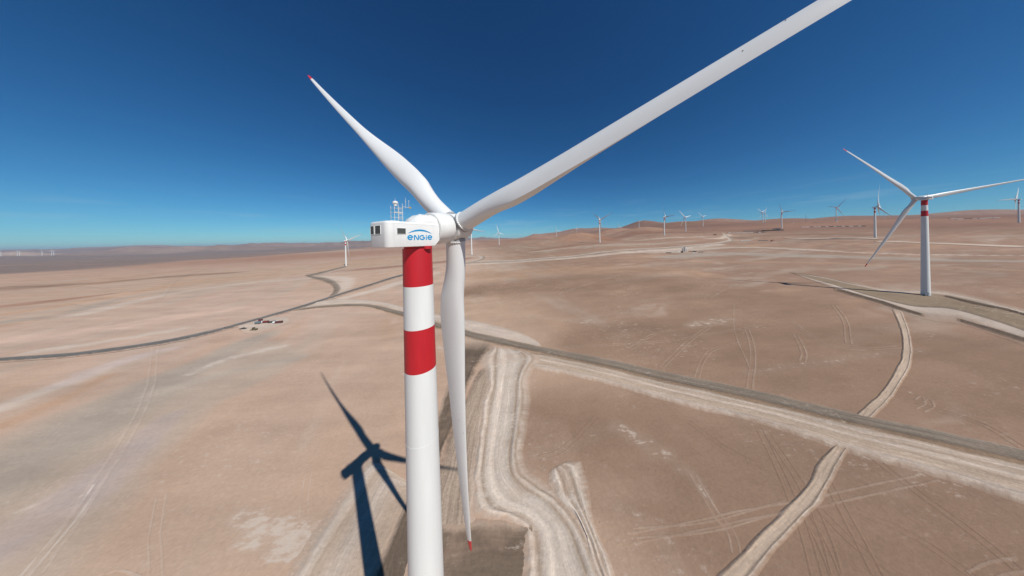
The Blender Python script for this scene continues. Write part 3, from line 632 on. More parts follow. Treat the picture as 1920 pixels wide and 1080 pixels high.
for k, (pts, w, g, c, s) in enumerate([
 ([(1425, 803), (1470, 900), (1505, 990), (1530, 1085)], .3, 2.0, DK, .4), ([(1438, 812), (1500, 905), (1545, 1000), (1570, 1085)], .3, 2.0, DK, .42),
 ([(1555, 905), (1600, 990), (1650, 1085)], .3, 2.0, DK, .4), ([(1505, 955), (1540, 1020), (1567, 1085)], .3, 2.0, DK, .4),
 ([(1180, 1010), (1400, 965), (1540, 940), (1750, 893)], .4, 2.1, LT, .36), ([(1190, 1000), (1330, 985), (1480, 945)], .35, 2.1, LT, .35),
 ([(1400, 615), (1411, 660), (1406, 735)], .5, 2.2, LT, .36), ([(1376, 570), (1378, 620), (1405, 690)], .5, 0, LT, .35), ([(1564, 572), (1586, 605), (1592, 645)], .5, 2.2, LT, .36), ([(1492, 628), (1508, 660), (1505, 680)], .5, 2., LT, .36),
 ([(1640, 860), (1712, 916), (1818, 993), (1920, 1075)], .3, 2.0, DK, .42), ([(1538, 955), (1606, 1022), (1697, 1085)], .35, 2.0, DK, .4), ([(1610, 960), (1720, 1010), (1830, 1085)], .3, 2.0, DK, .4),
 ([(1830, 1085), (1870, 1068), (1925, 1058)], .4, 2.0, LT, .36), ([(1720, 760), (1780, 775), (1850, 800), (1925, 845)], .4, 2.0, DK, .4), ([(1722, 752), (1735, 745), (1745, 760), (1725, 770)], .35, 1.8, LT, .4),
 ([(301, 930), (290, 1000), (292, 1090)], .25, 1.9, LT, .6), ([(183, 1080), (224, 1069), (262, 1082)], .35, 0, PALE, .9), ([(579, 880), (571, 925), (569, 975)], .25, 1.9, LT, .6),
 ([(40, 1090), (110, 1007), (159, 941), (183, 905)], .5, 1.6, SALT, .75), ([(75, 1060), (130, 985), (175, 915), (240, 815), (281, 726), (291, 650)], .7, 2.6, PALE * 1.05, .4), ([(120, 1005), (100, 1030), (60, 1085)], .35, 2.5, SALT, .36),
 ([(880, 592), (960, 558), (1040, 520), (1100, 497)], 1.6, 0, PALE * .85, .4), ([(905, 606), (1050, 550), (1190, 508)], 1.6, 0, PALE * .85, .45), ([(1330, 560), (1440, 505)], 1.6, 0, PALE * .8, .3),
 ([(1180, 655), (1220, 630), (1260, 618)], .6, 2.2, LT, .35), ([(1240, 690), (1290, 640), (1340, 605)], .6, 2.2, LT, .3), ([(1060, 650), (1240, 640), (1420, 612)], .6, 2.0, LT, .25),
 ([(1300, 890), (1340, 960), (1370, 1000), (1380, 1040)], .4, 1.9, LT, .35), ([(1010, 860), (1060, 840), (1120, 780)], .35, 1.9, DK, .35), ([(1290, 790), (1360, 840), (1440, 880)], .35, 1.9, DK, .4),
 ([(300, 560), (340, 520), (400, 500)], 2.5, 0, PALE * .9, .5), ([(15, 537), (130, 536), (205, 540)], 2., 0, PALE * .95, .6), ([(120, 566), (190, 575), (225, 566)], 2., 0, PALE * .9, .5), ([(1480, 600), (1540, 640), (1600, 655), (1690, 650)], .5, 2., LT, .35), ([(1300, 725), (1330, 660), (1400, 640)], .5, 2., LT, .25),
]): tyre(pts, w, g, c, s, seed=k * 7)

# ------------------------------------------------------------------ wind turbine
HUBH, OVER, TILT = 90.457, 6.245, R_(5)
def circle(r, n=48, z=0, c=(0, 0)): return [(c[0] + r * math.cos(2 * math.pi * i / n), c[1] + r * math.sin(2 * math.pi * i / n), z) for i in range(n)]
def tower_r(z): return (4.83 + (3.26 - 4.83) * (z / 88.2)) / 2
BANDS = [(83.7, 88.15, REDP), (78.65, 83.7, WHITE), (73.57, 78.65, REDP)]
ST = np.array([(1.75, 2.75, 1.0), (3.0, 2.75, 1.0), (5.5, 2.76, .95), (8, 2.98, .78), (11, 3.4, .56), (14, 3.65, .43), (17.5, 3.6, .36), (22, 3.35, .31), (28, 2.95, .27), (35, 2.55, .24), (43, 2.15, .215), (51, 1.72, .195), (59, 1.36, .18), (65, 1.08, .175), (68.7, .86, .17), (70.2, .76, .17), (71.4, .60, .17), (72.1, .40, .17), (72.5, .14, .2)])
TIPX = 6.236
def blade_section(r, n=40, pitch=1., cs=1., co=1.):
    ch = np.interp(r, ST[:, 0], ST[:, 1]); ch = ch * (1 + (cs - 1) * float(sstep(5, 20, r))) * (1 + (co - 1) * float(sstep(18, 36, r))); tc_ = np.interp(r, ST[:, 0], ST[:, 2])
    f = np.clip((1.0 - tc_) / .5, 0, 1); f = f * f * (3 - 2 * f)                # 0 circle, 1 aerofoil
    tw = np.radians(pitch + np.interp(r, [0, 8, 16, 30, 50, 72.5], [12, 11, 8, 4, 1, -1]))
    te = np.interp(r, [4, 8, 12, 17, 22, 28], [.30, .32, .27, .17, .06, .006])      # blunt trailing edge inboard
    th = np.linspace(0, 2 * np.pi, n, endpoint=False)
    xc = .5 * (1 + np.cos(th))                                                  # 0 at leading edge, 1 at trailing edge
    yt = 5 * (.2969 * np.sqrt(np.maximum(xc, 0)) - .126 * xc - .3516 * xc ** 2 + .2843 * xc ** 3 - .1015 * xc ** 4)
    ya = np.where(th < np.pi, yt, -.72 * yt) * tc_ + .035 * np.sin(np.pi * xc) + np.where(th < np.pi, 1, -1) * te * .5 * xc ** 1.5
    yc = .5 * np.sin(th) * tc_
    y = yc * (1 - f) + ya * f
    ax_ = .5 + (.32 - .5) * f                                                   # pitch axis position along the chord
    cx = (ax_ - xc) * ch                                                        # + toward the leading edge
    sy = y * ch                                                                 # + suction (downwind)
    Y = cx * np.cos(tw) + sy * np.sin(tw); X = cx * np.sin(tw) - sy * np.cos(tw)
    k = r / 72.5
    X = X + TIPX * (.45 * k + .55 * k * k)
    return [(float(a), float(b), float(r)) for a, b in zip(X, Y)]
def stations(a, b, n): return list(np.linspace(a, b, n))
def make_proto():
    """builds one turbine with all parts; part locations are relative to the tower's axis"""
    P = {}
    m = MB(); n = 64
    m.rings([circle(tower_r(z), n, z) for z in (0, 73.57)]); P['tower'] = m.build('tower', WHITE, None, 30)
    m = MB(); m.rings([circle(tower_r(z) + .012, n, z) for z in (64.96, 65.12)]); P['flange'] = m.build('tower_flange', WHITE, None, 30)
    P['bands'] = []
    for z0, z1, mt in BANDS:
        m = MB(); m.rings([circle(tower_r(z), n, z) for z in (z0, z1)]); P['bands'].append(m.build('tower_band', mt, None, 30))
    m = MB(); m.rings([circle(1.48, n, z) for z in (88.15, 88.5)]); m.rings([circle(.5, 24, z, (1.5, -.6)) for z in (88.1, 88.42)]); P['yaw'] = m.build('yaw_ring', REDP, None, 30)
    m = MB(); m.rings([circle(3.6, 40, -1.5), circle(3.6, 40, .22)]); P['foot'] = m.build('foundation', CONC, None, 30)
    m = MB(); m.box((-2.5, 0, 2.2), (.12, 1.0, 2.1), 0, .04); P['door'] = m.build('door', GREYP)
    m = MB()
    for k in range(6): m.box((-4.6 + k * .3, 0, .3 + k * .17), (.32, 1.2, .05))
    m.box((-2.75, 0, 1.14), (.8, 1.3, .06))
    for sgn in (-1, 1):
        m.tube((-4.7, sgn * .6, .25), (-3.1, sgn * .6, 1.15), .05, n=6)
        for k in range(3): m.tube((-4.6 + k * .7, sgn * .6, .3 + k * .4), (-4.6 + k * .7, sgn * .6, 1.3 + k * .4), .03, n=6)
        m.tube((-4.6, sgn * .6, 1.3), (-3.1, sgn * .6, 2.15), .03, n=6)
    P['stair'] = m.build('stair', STEEL)
    m = MB(); m.box((-3.6, 2.6, .9), (1.6, 1.2, 1.5), .3, .04); P['cabinet'] = m.build('switch_cabinet', BLUEGREY)
    # nacelle: X forward (upwind), Z from the tower foot
    W = 1.71; zb, zt = 88.42, 91.20
    bm = bmesh.new(); bmesh.ops.create_cube(bm, size=1)
    x0_, x1_ = -4.55, 1.85
    for v in bm.verts: v.co = Vector((x0_ if v.co.x < 0 else x1_, W * (1 if v.co.y > 0 else -1), zb if v.co.z < 0 else zt))
    E = lambda f: [e for e in bm.edges if f((e.verts[0].co + e.verts[1].co) / 2, e)]
    bmesh.ops.bevel(bm, geom=E(lambda c, e: c.x > x1_ - .01 and c.z < zb + .01), offset=.72, segments=1, affect='EDGES')          # chamfer under the front
    bmesh.ops.bevel(bm, geom=E(lambda c, e: abs(e.verts[0].co.z - e.verts[1].co.z) > 1 and c.x < x0_ + .01), offset=.62, segments=6, affect='EDGES', profile=.5)
    top = [e for e in bm.edges if e.verts[0].co.z > zt - .01 and e.verts[1].co.z > zt - .01 and min(e.verts[0].co.x, e.verts[1].co.x) < x1_ - .02]
    bmesh.ops.bevel(bm, geom=top, offset=.26, segments=4, affect='EDGES', profile=.5)
    bot = [e for e in bm.edges if e.verts[0].co.z < zb + .01 and e.verts[1].co.z < zb + .01 and min(e.verts[0].co.x, e.verts[1].co.x) < x1_ - .8]
    bmesh.ops.bevel(bm, geom=bot, offset=.07, segments=2, affect='EDGES', profile=.5)
    m = MB(); me_ = bpy.data.meshes.new('t'); bm.to_mesh(me_); bm.free(); m.bm.from_mesh(me_)
    P['nac'] = nac = m.build('nacelle', NACW, None, 28)
    # sub-parts of the nacelle
    def window(c, size, nrm):                           # recessed frame with louvre blades
        f = MB(); fx = abs(nrm[0]) > .5
        h = size[1]; w = size[0]
        def bx(du, dz, su, sz, dep, out):
            c3 = [c[0], c[1], c[2] + dz]; s3 = [0, 0, sz]
            i, o_ = (1, 0) if fx else (0, 1)
            c3[i] += du; s3[i] = su; s3[o_] = dep; c3[o_] += nrm[o_] * out; f.box(c3, s3)
        bx(0, 0, w, h, .02, .012)
        o = f.build('window', DARKM, nac)
        f = MB(); t_ = .035
        bx(0, h / 2, w + 2 * t_, t_, .05, .016); bx(0, -h / 2, w + 2 * t_, t_, .05, .016); bx(-w / 2 - t_ / 2, 0, t_, h - t_ - .004, .05, .016); bx(w / 2 + t_ / 2, 0, t_, h - t_ - .004, .05, .016)
        f.build('window_frame', NACW, nac)
    window((-3.05, -W, 90.13), (.93, .64), (0, -1, 0))
    window((-3.05, W, 90.13), (.93, .64), (0, 1, 0))
    window((x0_, .92, 90.28), (.66, .88), (-1, 0, 0)); window((x0_, -.12, 90.28), (.98, .88), (-1, 0, 0))
    SEAM = GREYP
    f = MB()
    for fl_ in (-1, 1):
        f.box((-1.35, fl_ * (W + .001), 90.93), (5.2, .008, .018)); f.box((-3.85, fl_ * (W + .001), 89.75), (.018, .008, 2.3)); f.box((.95, fl_ * (W + .001), 89.9), (.018, .008, 2.0))
    f.build('panel_seam', paint('seam_grey', (.55, .56, .55), .5, .05, 2), nac)
    # logo: blue arc above rounded letters, on both flanks
    def stroke_poly(pts, w):
        P_ = np.array(pts, float); d = np.gradient(P_, axis=0); nn = np.c_[-d[:, 1], d[:, 0]] / np.maximum(np.hypot(*d.T), 1e-9)[:, None]
        w = np.broadcast_to(np.asarray(w, float), (len(P_),))[:, None]
        return P_ + nn * w / 2, P_ - nn * w / 2
    def arc(cx, cy, rx, ry, a0, a1, n=20): return [(cx + rx * math.cos(R_(a0 + (a1 - a0) * i / n)), cy + ry * math.sin(R_(a0 + (a1 - a0) * i / n))) for i in range(n + 1)]
    h = .60; sw = .135
    def letters():
        out = []
        def e_(x, w): r = (w - sw) / 2; out.append(([(x + sw * .6, .30)] + [(x + w - sw / 2, .30)] + arc(x + w / 2, .30, r, .30 - sw / 2, 8, 318, 26), sw))
        e_(0, .74)
        out.append(([(.90, 0), (.90, .44)] + arc(.90 + .07, .46, .07, .075, 180, 60, 6) + [(1.34, .065)] + arc(1.38, .14, .075, .075, 240, 360, 6) + [(1.455, .60)], sw))
        out.append((arc(1.98, .30, .345, .30 - sw / 2, 48, 340, 24) + [(2.32, .30), (2.02, .30)], sw))
        out.append(([(2.56, 0), (2.56, .43)], sw)); out.append(([(2.56, .50), (2.56, .62)], sw * 1.1))
        e_(2.72, .74)
        return out
    for flank in (-1, 1):
        lg = MB(); y0 = flank * W
        X0 = -2.41; SCL = 3.21 / 3.46
        # seen from outside: letters run toward the rotor on the right flank, away from it on the left flank
        def mapf(u, v, dep):
            x = X0 + u * SCL if flank < 0 else X0 + 3.21 - u * SCL
            return (x, y0 + flank * (.004 + dep), v)
        def put(a, b):
            for i in range(len(a) - 1):
                lg.prism([tuple(a[i]), tuple(a[i + 1]), tuple(b[i + 1]), tuple(b[i])], mapf, .014)
        for pts, w in letters():
            q_ = [(u, 89.15 + v * .98) for u, v in pts]
            # resample straight pieces so that corners stay tidy
            a, b = stroke_poly(q_, w); put(a, b)
        n_ = 28; uu = np.linspace(.14, 3.34, n_); tt = (uu - .14) / 3.2 * 2 - 1
        mid = 89.90 + .36 * (1 - np.abs(tt) ** 2.0); wd = .17 * (1 - np.abs(tt) ** 2.2) + .025
        q_ = np.c_[uu, mid + .02]
        a, b = stroke_poly(q_, wd); put(a, b)
        bmesh.ops.remove_doubles(lg.bm, verts=lg.bm.verts, dist=1e-5)
        lg.build('logo', CYAN, nac)
    # roof cowling over the gearbox, lumpy cover
    m = MB(); rings = []
    for i in range(15):
        t = i / 14; x = -1.2 + 3.1 * t
        hh = 1.28 * (1 - (1 - min(1, t / .62)) ** 2.2) ** .6 + .02; wdt = 1.55 * (1 - (1 - min(1, t / .4)) ** 2.4) ** .5 + .05
        ring = []
        for k in range(22):
            a = math.pi * k / 21
            lump = 1 + .045 * math.sin(5.3 * t * 6 + 3 * a) + .03 * math.sin(9 * a + 11 * t)
            ring.append((x, wdt * math.cos(a), 91.05 + hh * lump * math.sin(a) ** .75 if math.sin(a) > 0 else 91.05))
        ring.append((x, 0, 91.0)); rings.append(ring)
    m.rings(rings); m.build('roof_cowl', NACW, nac, 40)
    m = MB(); m.box((-3.4, -.9, 91.22), (.9, .7, .06), 0, .02); m.build('roof_hatch', NACW, nac)
    # meteorological frame
    m = MB()
    ys = (.0,)
    for x in (-2.7, -2.28, -1.78): m.tube((x, 0, 91.1), (x, 0, 93.4 if x > -2.5 else 93.1), .032, n=8)
    for x in (-2.7, -1.78): m.tube((x, .7, 91.1), (x, .7, 93.1), .032, n=8)
    for z in (91.75, 92.3, 92.8): m.tube((-2.78, 0, z), (-1.70, 0, z), .026, n=6); m.tube((-2.76, 0, z), (-2.76, .7, z), .022, n=6); m.tube((-1.72, 0, z), (-1.72, .7, z), .022, n=6)
    for z in (91.6, 91.9, 92.15, 92.45, 92.65, 92.95): m.tube((-2.28, 0, z), (-1.72, 0, z), .018, n=6)
    m.tube((-1.74, 0, 93.05), (-0.89, 0, 93.05), .03, n=8); m.tube((-1.39, 0, 92.90), (-1.39, 0, 94.15), .022, n=6); m.tube((-0.99, 0, 93.05), (-0.99, 0, 93.80), .022, n=6)
    m.box((-2.24, .0, 92.32), (1.0, .10, .12))
    m.build('mast_frame', STEEL, nac, 40)
    m = MB(); m.tube((-2.59, 0, 93.05), (-2.59, 0, 93.32), .17, n=12); m.tube((-2.59, 0, 93.32), (-2.59, 0, 93.44), .28, n=16); m.ball((-2.59, 0, 93.44), .28, 16, (1, 1, .6)); m.tube((-2.59, 0, 93.58), (-2.59, 0, 93.95), .012, n=5)
    m.build('beacon', TWHITE, nac, 40)
    m = MB(); m.tube((-0.84, 0, 92.96), (-0.84, 0, 93.12), .13, n=10); m.build('warning_lamp', YELLOW, nac, 40)
    m = MB(); m.box((-1.39, 0, 93.70), (.06, .06, .3)); m.build('wind_vane', STEEL, nac)
    m = MB(); m.ball((-0.99, 0, 93.80), .07, 8); m.build('anemometer', STEEL, nac, 40)
    # main bearing drum between nacelle and rotor, and the spinner; axis tilted about the rotor centre
    def lathe(m_, prof_, n=56):
        m_.rings([[(x, r * math.cos(2 * math.pi * i / n), r * math.sin(2 * math.pi * i / n)) for i in range(n)] for x, r in prof_])
    m = MB(); lathe(m, [(-4.40, 2.0), (-4.34, 2.09), (-3.2, 2.10), (-1.95, 2.06), (-1.82, 1.98), (-1.80, 1.5)]); P['drum'] = m.build('generator_drum', NACW, None, 30)
    m = MB(); lathe(m, [(-1.86, 1.5), (-1.2, 1.5)]); P['gap'] = m.build('rotor_bearing', GREYP, None, 30)
    m = MB(); lathe(m, [(-1.24, 1.55), (-1.18, 1.86), (-.9, 1.96), (.9, 1.98), (1.7, 1.78), (2.4, 1.35), (2.8, .8), (2.95, .25)])
    P['hub'] = m.build('hub', NACW, None, 30)
    # blade and its parts
    def make_blade(pitch=4., cs=1., co=1.):
        sec = lambda r: blade_section(r, 40, pitch, cs, co)
        m = MB(); m.rings([sec(r) for r in stations(1.75, 14, 16)[:-1] + stations(14, 68.7, 44)]); b = m.build('blade', BLADEW, None, 40)
        m = MB(); m.rings([sec(r) for r in (68.7, 69.5, 70.2, 70.8, 71.4, 71.9, 72.25, 72.5)]); m.build('blade_tip', REDT, b, 40)
        m = MB(); m.rings([circle(1.46, 40, z) for z in (1.5, 1.9)]); m.build('pitch_bearing', GREYP, b, 30)
        m = MB(); m.rings([circle(1.49, 40, z) for z in (1.92, 2.08)])
        for k in range(30):
            a = 2 * math.pi * k / 30; m.box((1.44 * math.cos(a), 1.44 * math.sin(a), 2.13), (.08, .08, .08), a)
        m.build('root_flange', NACW, b, 30)
        for r in (34.5, 37.5, 58.0):
            p = Vector(sec(r)[11 if r != 37.5 else 15]); m = MB(); m.tube(p + Vector((.04, 0, 0)), p + Vector((-.03, 0, 0)), .045, n=10); m.build('lightning_receptor', CHAR, b)
        return b
    P['blade'] = make_blade(10.); P['blade_a'] = make_blade(20.); P['blade_d'] = make_blade(-8.); P['blade_b'] = make_blade(-36., 1., .70); P['blade_c'] = make_blade(23., .80, .94)
    return P
PROTO = make_proto()
def place_turbine(site, label, first=False, detail=2, group='wind turbines on the desert plain', bare=False):
    x, y, z, yaw, phi, R = SITES[site]; z = float(zmesh(x, y)) if site != 'main' else 0.0
    root = thing('wind_turbine' if not bare else 'turbine_tower', label, 'wind turbine', (x, y, z), 0, group)
    def put(o, M_, deep=True):
        c = copy_tree(o, root) if deep else o.copy()
        if not deep: COL.objects.link(c); c.parent = root
        c.matrix_parent_inverse = Matrix.Identity(4); c.matrix_local = M_; return c
    I = Matrix.Identity(4); RZ = Matrix.Rotation(R_(yaw), 4, 'Z')
    put(PROTO['tower'], I); put(PROTO['flange'], I)
    for b in PROTO['bands']: put(b, I)
    if detail >= 1:
        put(PROTO['foot'], I)
    if detail >= 2:
        for k in ('door', 'stair', 'cabinet'): put(PROTO[k], Matrix.Rotation(R_(60 if site == 'right' else 200), 4, 'Z'))
        put(PROTO['yaw'], I)
    put(PROTO['nac'], RZ, detail >= 2)
    HB = Matrix.Translation((0, 0, HUBH)) @ RZ @ Matrix.Rotation(-TILT, 4, 'Y') @ Matrix.Translation((OVER, 0, 0))
    put(PROTO['drum'], HB)
    if detail >= 1: put(PROTO['gap'], HB)
    put(PROTO['hub'], HB @ Matrix.Rotation(R_(phi), 4, 'X'))
    sc = R / 72.5
    for k in range(3):
        Mb = HB @ Matrix.Rotation(R_(phi + 120 * k + (0, -.5, -.35)[k] * (site == 'main')), 4, 'X') @ Matrix.Diagonal((max(sc, .9) * (1 if detail >= 2 else 1.55), max(sc, .9) * (1 if detail >= 2 else 1.55), sc, 1))
        if detail >= 2: put(PROTO['blade_' + 'abc'[k] if site == 'main' else 'blade_d'], Mb)
        else:
            b = put(PROTO['blade'], Mb, False)
            if detail == 1:
                tip = PROTO['blade'].children[0].copy(); COL.objects.link(tip); tip.parent = b
    return root
place_turbine('main', 'nearest huge white wind turbine with blue lettering and a steel mast on its nacelle')
place_turbine('right', 'wind turbine at the right on a tan gravel pad, one blade running out of frame')
place_turbine('left', 'wind turbine left of the nearest nacelle at the end of a curving pale track', detail=1)
place_turbine('behind_blade', 'far wind turbine just right of the nearest hub beside a short curved track', detail=1)
place_turbine('c1', 'small hazy wind turbine on the low plain, second right of the nearest hub', detail=1)
place_turbine('c2', 'tiny hazy wind turbine standing left of the thin upright one by low red hills', detail=0)
place_turbine('c3', 'thin far wind turbine with one blade straight up, left of the Y shaped turbine', detail=0)
place_turbine('c4', 'far wind turbine with two raised blades making a Y, behind the small round red hill', detail=1)
place_turbine('c5', 'tiny wind turbine on the slope just right of the Y shaped turbine', detail=0)
place_turbine('c6', 'small wind turbine in front of the first peak of the red ridge', detail=0)
place_turbine('c7', 'tall far wind turbine with a raised blade on the crest right of the red peak', detail=1)
place_turbine('c8', 'far wind turbine on the red slope, next right of the tall raised blade one', detail=0)
place_turbine('c9', 'small far wind turbine on the skyline above the three white silos', detail=0)
place_turbine('c10', 'small far wind turbine above the long dark site buildings', detail=0)
place_turbine('c11', 'far wind turbine at the right end of the long dark site buildings', detail=1)
place_turbine('c12', 'far wind turbine on the smooth ridge above the row of pale laydown blocks', detail=1)
place_turbine('c13', 'wind turbine seen edge on, between the row of laydown blocks and the right hand turbine', detail=1)
place_turbine('c14', 'wind turbine at the far right edge of the photo on the rising plain', detail=1)
# twin behind c10
SITES['c10b'] = (2330.0, 2170.0, 0, 80.0, 20.0, 60)
place_turbine('c10b', 'fainter wind turbine close behind the one above the long dark site buildings', detail=0)
for k, o in list(PROTO.items()):
    for q in (o if isinstance(o, list) else [o]):
        for ch in list(q.children): bpy.data.objects.remove(ch)
        bpy.data.objects.remove(q)
# bladeless towers on the skyline
for (px, y0p, y1p), lab in (((1511, 403, 414.4), 'bare dark turbine tower without blades standing on the skyline'), ((1659, 397.4, 408.4), 'bare white turbine tower without blades right of the edge on turbine'), ((1487.4, 414.2, 419.4), 'short white tower stub on the slope left of the bare dark tower')):
    p = ground(px, y1p)[0]; hgt = (y1p - y0p) / FPX * float((p - np.array([0, 0, CAMH])) @ F_)
    t = thing('turbine_tower', lab, 'tower', p)
    m = MB(); m.rings([circle(hgt * .026, 20, -2), circle(hgt * .018, 20, hgt * .97)]); m.build('tower_shaft', GREYP if px == 1511 else WHITE, t, 40)
    m = MB(); m.rings([circle(hgt * .022, 20, hgt * .97), circle(hgt * .022, 20, hgt)]); m.build('tower_flange', GREYP, t, 40)
# very far turbines on the dark plain at the left
for k, (px, py) in enumerate(((2, 480.6), (33, 479.8), (37, 479.8), (79, 479.4), (97, 479.2), (101, 479.0))):
    p = ground(px, py)[0]; t = thing('wind_turbine', ORD[k] + ' minute pale wind turbine from the left, far out on the dark plain', 'wind turbine', p, 0, 'minute turbines on the dark plain')
    m = MB(); m.rings([circle(3.2, 12, 0), circle(2.2, 12, 88)]); m.build('tower', WHITE, t, 40)
    for j in range(3):
        a = k * .7 + j * 2.094; m = MB(); m.rings([[(dx * 3, -6 + dy * 1.0, 90) if False else (math.sin(a) * r + dx * w * math.cos(a), -6 + dy * w * .4, 90 + math.cos(a) * r - dx * w * math.sin(a)) for dx, dy in ((-1, 0), (0, 1), (1, 0), (0, -1))] for r, w in ((0, 1.6), (18, 2.4), (60, .5))]); m.build('blade', BLADEW, t)

# ------------------------------------------------------------------ thin desert haze: one closed box of air around everything
HAZE = 2.4e-5
m = MB(); zlo = float(MZ.min()) - 30; zhi = float(MZ.max()) + 40
m.box((-20000, 17000, (zlo + zhi) / 2), (106000, 48000, zhi - zlo)); hz = bpy.data.materials.new('haze_air'); hz.use_nodes = True
hn = hz.node_tree.nodes; hn.remove(hn['Principled BSDF']); pv = hn.new('ShaderNodeVolumePrincipled')
pv.inputs['Color'].default_value = (.66, .82, 1.0, 1); pv.inputs['Density'].default_value = HAZE; pv.inputs['Anisotropy'].default_value = .1
hz.node_tree.links.new(pv.outputs[0], hn['Material Output'].inputs['Volume'])
o = m.build('haze', hz); o['kind'] = 'stuff'; o['label'] = 'thin bluish haze over the distant plain'
print('haze z', zlo, zhi, [float(a) for a in (MX.ravel()[MZ.argmax()], MY.ravel()[MZ.argmax()])])

# ------------------------------------------------------------------ vehicles and plant at the roadside
def G(px, py): return ground(px, py)[0]
def wheels(t, pts, r=.5, w=.35):
    for x, y in pts:
        m = MB(); m.tube((x, y - w / 2, r), (x, y + w / 2, r), r, n=16); o = m.build('wheel', BLACK, t, 40)
        m = MB(); m.tube((x, y - w / 2 - .02, r), (x, y + w / 2 + .02, r), r * .5, n=10); m.build('rim', STEEL, o, 40)
def dump_truck(p, rz, label, bedmat, cabmat, L=7.4):
    t = thing('dump_truck', label, 'truck', p, rz)
    m = MB(); m.box((0, 0, .95), (L, 1.1, .3), 0, .03); m.build('chassis', CHAR, t)
    m = MB(); m.box((L / 2 - .9, 0, 1.95), (1.9, 2.4, 1.9), 0, .15); o = m.build('cab', cabmat, t, 40)
    m = MB(); m.box((L / 2 + .045, 0, 2.3), (.03, 2.0, .8)); m.build('windscreen', GLASS, o)
    m = MB(); m.box((-1.1, 0, 1.3), (L - 2.6, 2.4, .15)); m.box((-1.1, 1.16, 2.0), (L - 2.6, .12, 1.3)); m.box((-1.1, -1.16, 2.0), (L - 2.6, .12, 1.3)); m.box((L / 2 - 2.35, 0, 2.1), (.12, 2.2, 1.5)); m.box((.2 - L / 2, 0, 1.9), (.1, 2.2, 1.1)); m.build('dump_bed', bedmat, t)
    wheels(t, [(x, y) for x in (L / 2 - 1.1, -L / 2 + 2.2, -L / 2 + .9) for y in (-1.05, 1.05)], .52, .4); return t
def pickup(p, rz, label, mat):
    t = thing('pickup_truck', label, 'pickup', p, rz)
    m = MB(); m.box((0, 0, .85), (5.2, 1.85, .6), 0, .12); m.build('body', mat, t, 40)
    m = MB(); bmv = [( -.9, -.85, 1.14), (1.2, -.85, 1.14), (.6, -.72, 1.8), (-.75, -.72, 1.8)]
    m.prism([(-.95, 1.14), (1.25, 1.14), (.6, 1.8), (-.8, 1.8)], lambda u, v, d: (u, -.85 + d, v), 1.7); o = m.build('cabin', mat, t)
    m = MB(); m.prism([(-.75, 1.22), (1.0, 1.22), (.52, 1.7), (-.66, 1.7)], lambda u, v, d: (u, -.87 + d, v), 1.74); m.build('side_window', GLASS, o)
    m = MB(); m.box((-1.75, 0, 1.2), (1.5, 1.5, .1)); m.build('load_bed', CHAR, t)
    wheels(t, [(x, y) for x in (-1.6, 1.6) for y in (-.85, .85)], .38, .26); return t
def container(p, rz, label, mat, size=(6.1, 2.44, 2.6), group=None, name='container', cat='container', ribs=True, roof=None):
    t = thing(name, label, cat, p, rz, group); L, W, H = size
    m = MB(); m.box((0, 0, H / 2 + .12), (L, W, H), 0, .04)
    if ribs:
        for k in range(int(L / .6)):
            for sgn in (-1, 1): m.box((-L / 2 + .4 + k * .6, sgn * (W / 2 + .015), H / 2 + .12), (.2, .05, H - .3))
    m.build('shell', mat, t)
    m = MB(); m.box((L / 2 + .03, 0, H / 2 + .1), (.05, W * .8, H * .85)); m.build('end_door', mat, t)
    m = MB(); m.box((0, 0, H + .16), (L + .1, W + .1, .08)); m.build('roof', roof or mat, t)
    return t
# the roadside yard
t = thing('storage_tank', 'rounded blue grey tank beside the paved road, left of the white cabbed red truck', 'tank', G(483.8, 608.0), .3)
m = MB(); m.rings([[(x, r * math.cos(2 * math.pi * i / 24), 1.9 + r * math.sin(2 * math.pi * i / 24)) for i in range(24)] for x, r in ((-2.6, .3), (-2.5, .95), (-2.2, 1.45), (2.2, 1.45), (2.5, .95), (2.6, .3))]); m.build('shell', BLUEGREY, t, 40)
for x in (-1.4, 1.4): m = MB(); m.box((x, 0, .45), (.5, 2.0, .9)); m.build('saddle', CHAR, t)
m = MB(); m.tube((0, 0, 3.2), (0, 0, 3.65), .4, n=14); m.build('manhole', BLUEGREY, t, 40)
dump_truck(G(496.5, 606.2), .15 + math.pi, 'white cabbed truck with a red dump bed at the roadside yard', TRED, TWHITE)
dump_truck(G(521, 606.6), .25 + math.pi, 'dark red dump truck at the right end of the roadside yard', DRED, TWHITE, 8.6)
container(G(510, 605.5), .55, 'dark brown open trailer between the two red trucks', CHAR, (5.5, 2.3, 1.9), None, 'trailer', 'trailer')
pickup(G(515.5, 604.0), .3, 'white pickup squeezed between the dark trailer and the dark red dump truck', TWHITE)
t = thing('wheel_loader', 'olive brown wheel loader on the near edge of the roadside yard', 'loader', G(476.5, 619.8), math.pi + .1)
m = MB(); m.box((-1.2, 0, 1.6), (3.2, 2.1, 1.3), 0, .2); m.build('engine_body', OLIVE, t, 40)
m = MB(); m.box((.5, 0, 2.6), (1.5, 1.7, 1.7), 0, .12); o = m.build('cab', OLIVE, t, 40)
m = MB(); m.box((.5, 0, 2.85), (1.54, 1.74, .8)); m.build('cab_window', GLASS, o)
m = MB(); m.tube((1.0, .6, 1.5), (3.0, .6, .9), .16, n=8); m.tube((1.0, -.6, 1.5), (3.0, -.6, .9), .16, n=8); m.build('lift_arm', YELLOW, t)
m = MB(); m.prism([(2.8, .2), (4.0, .15), (4.0, .3), (3.1, .5), (3.0, 1.5), (2.8, 1.5)], lambda u, v, d: (u, -1.3 + d, v), 2.6); m.build('bucket', YELLOW, t)
wheels(t, [(x, y) for x in (-1.7, 1.4) for y in (-1.0, 1.0)], .75, .55)
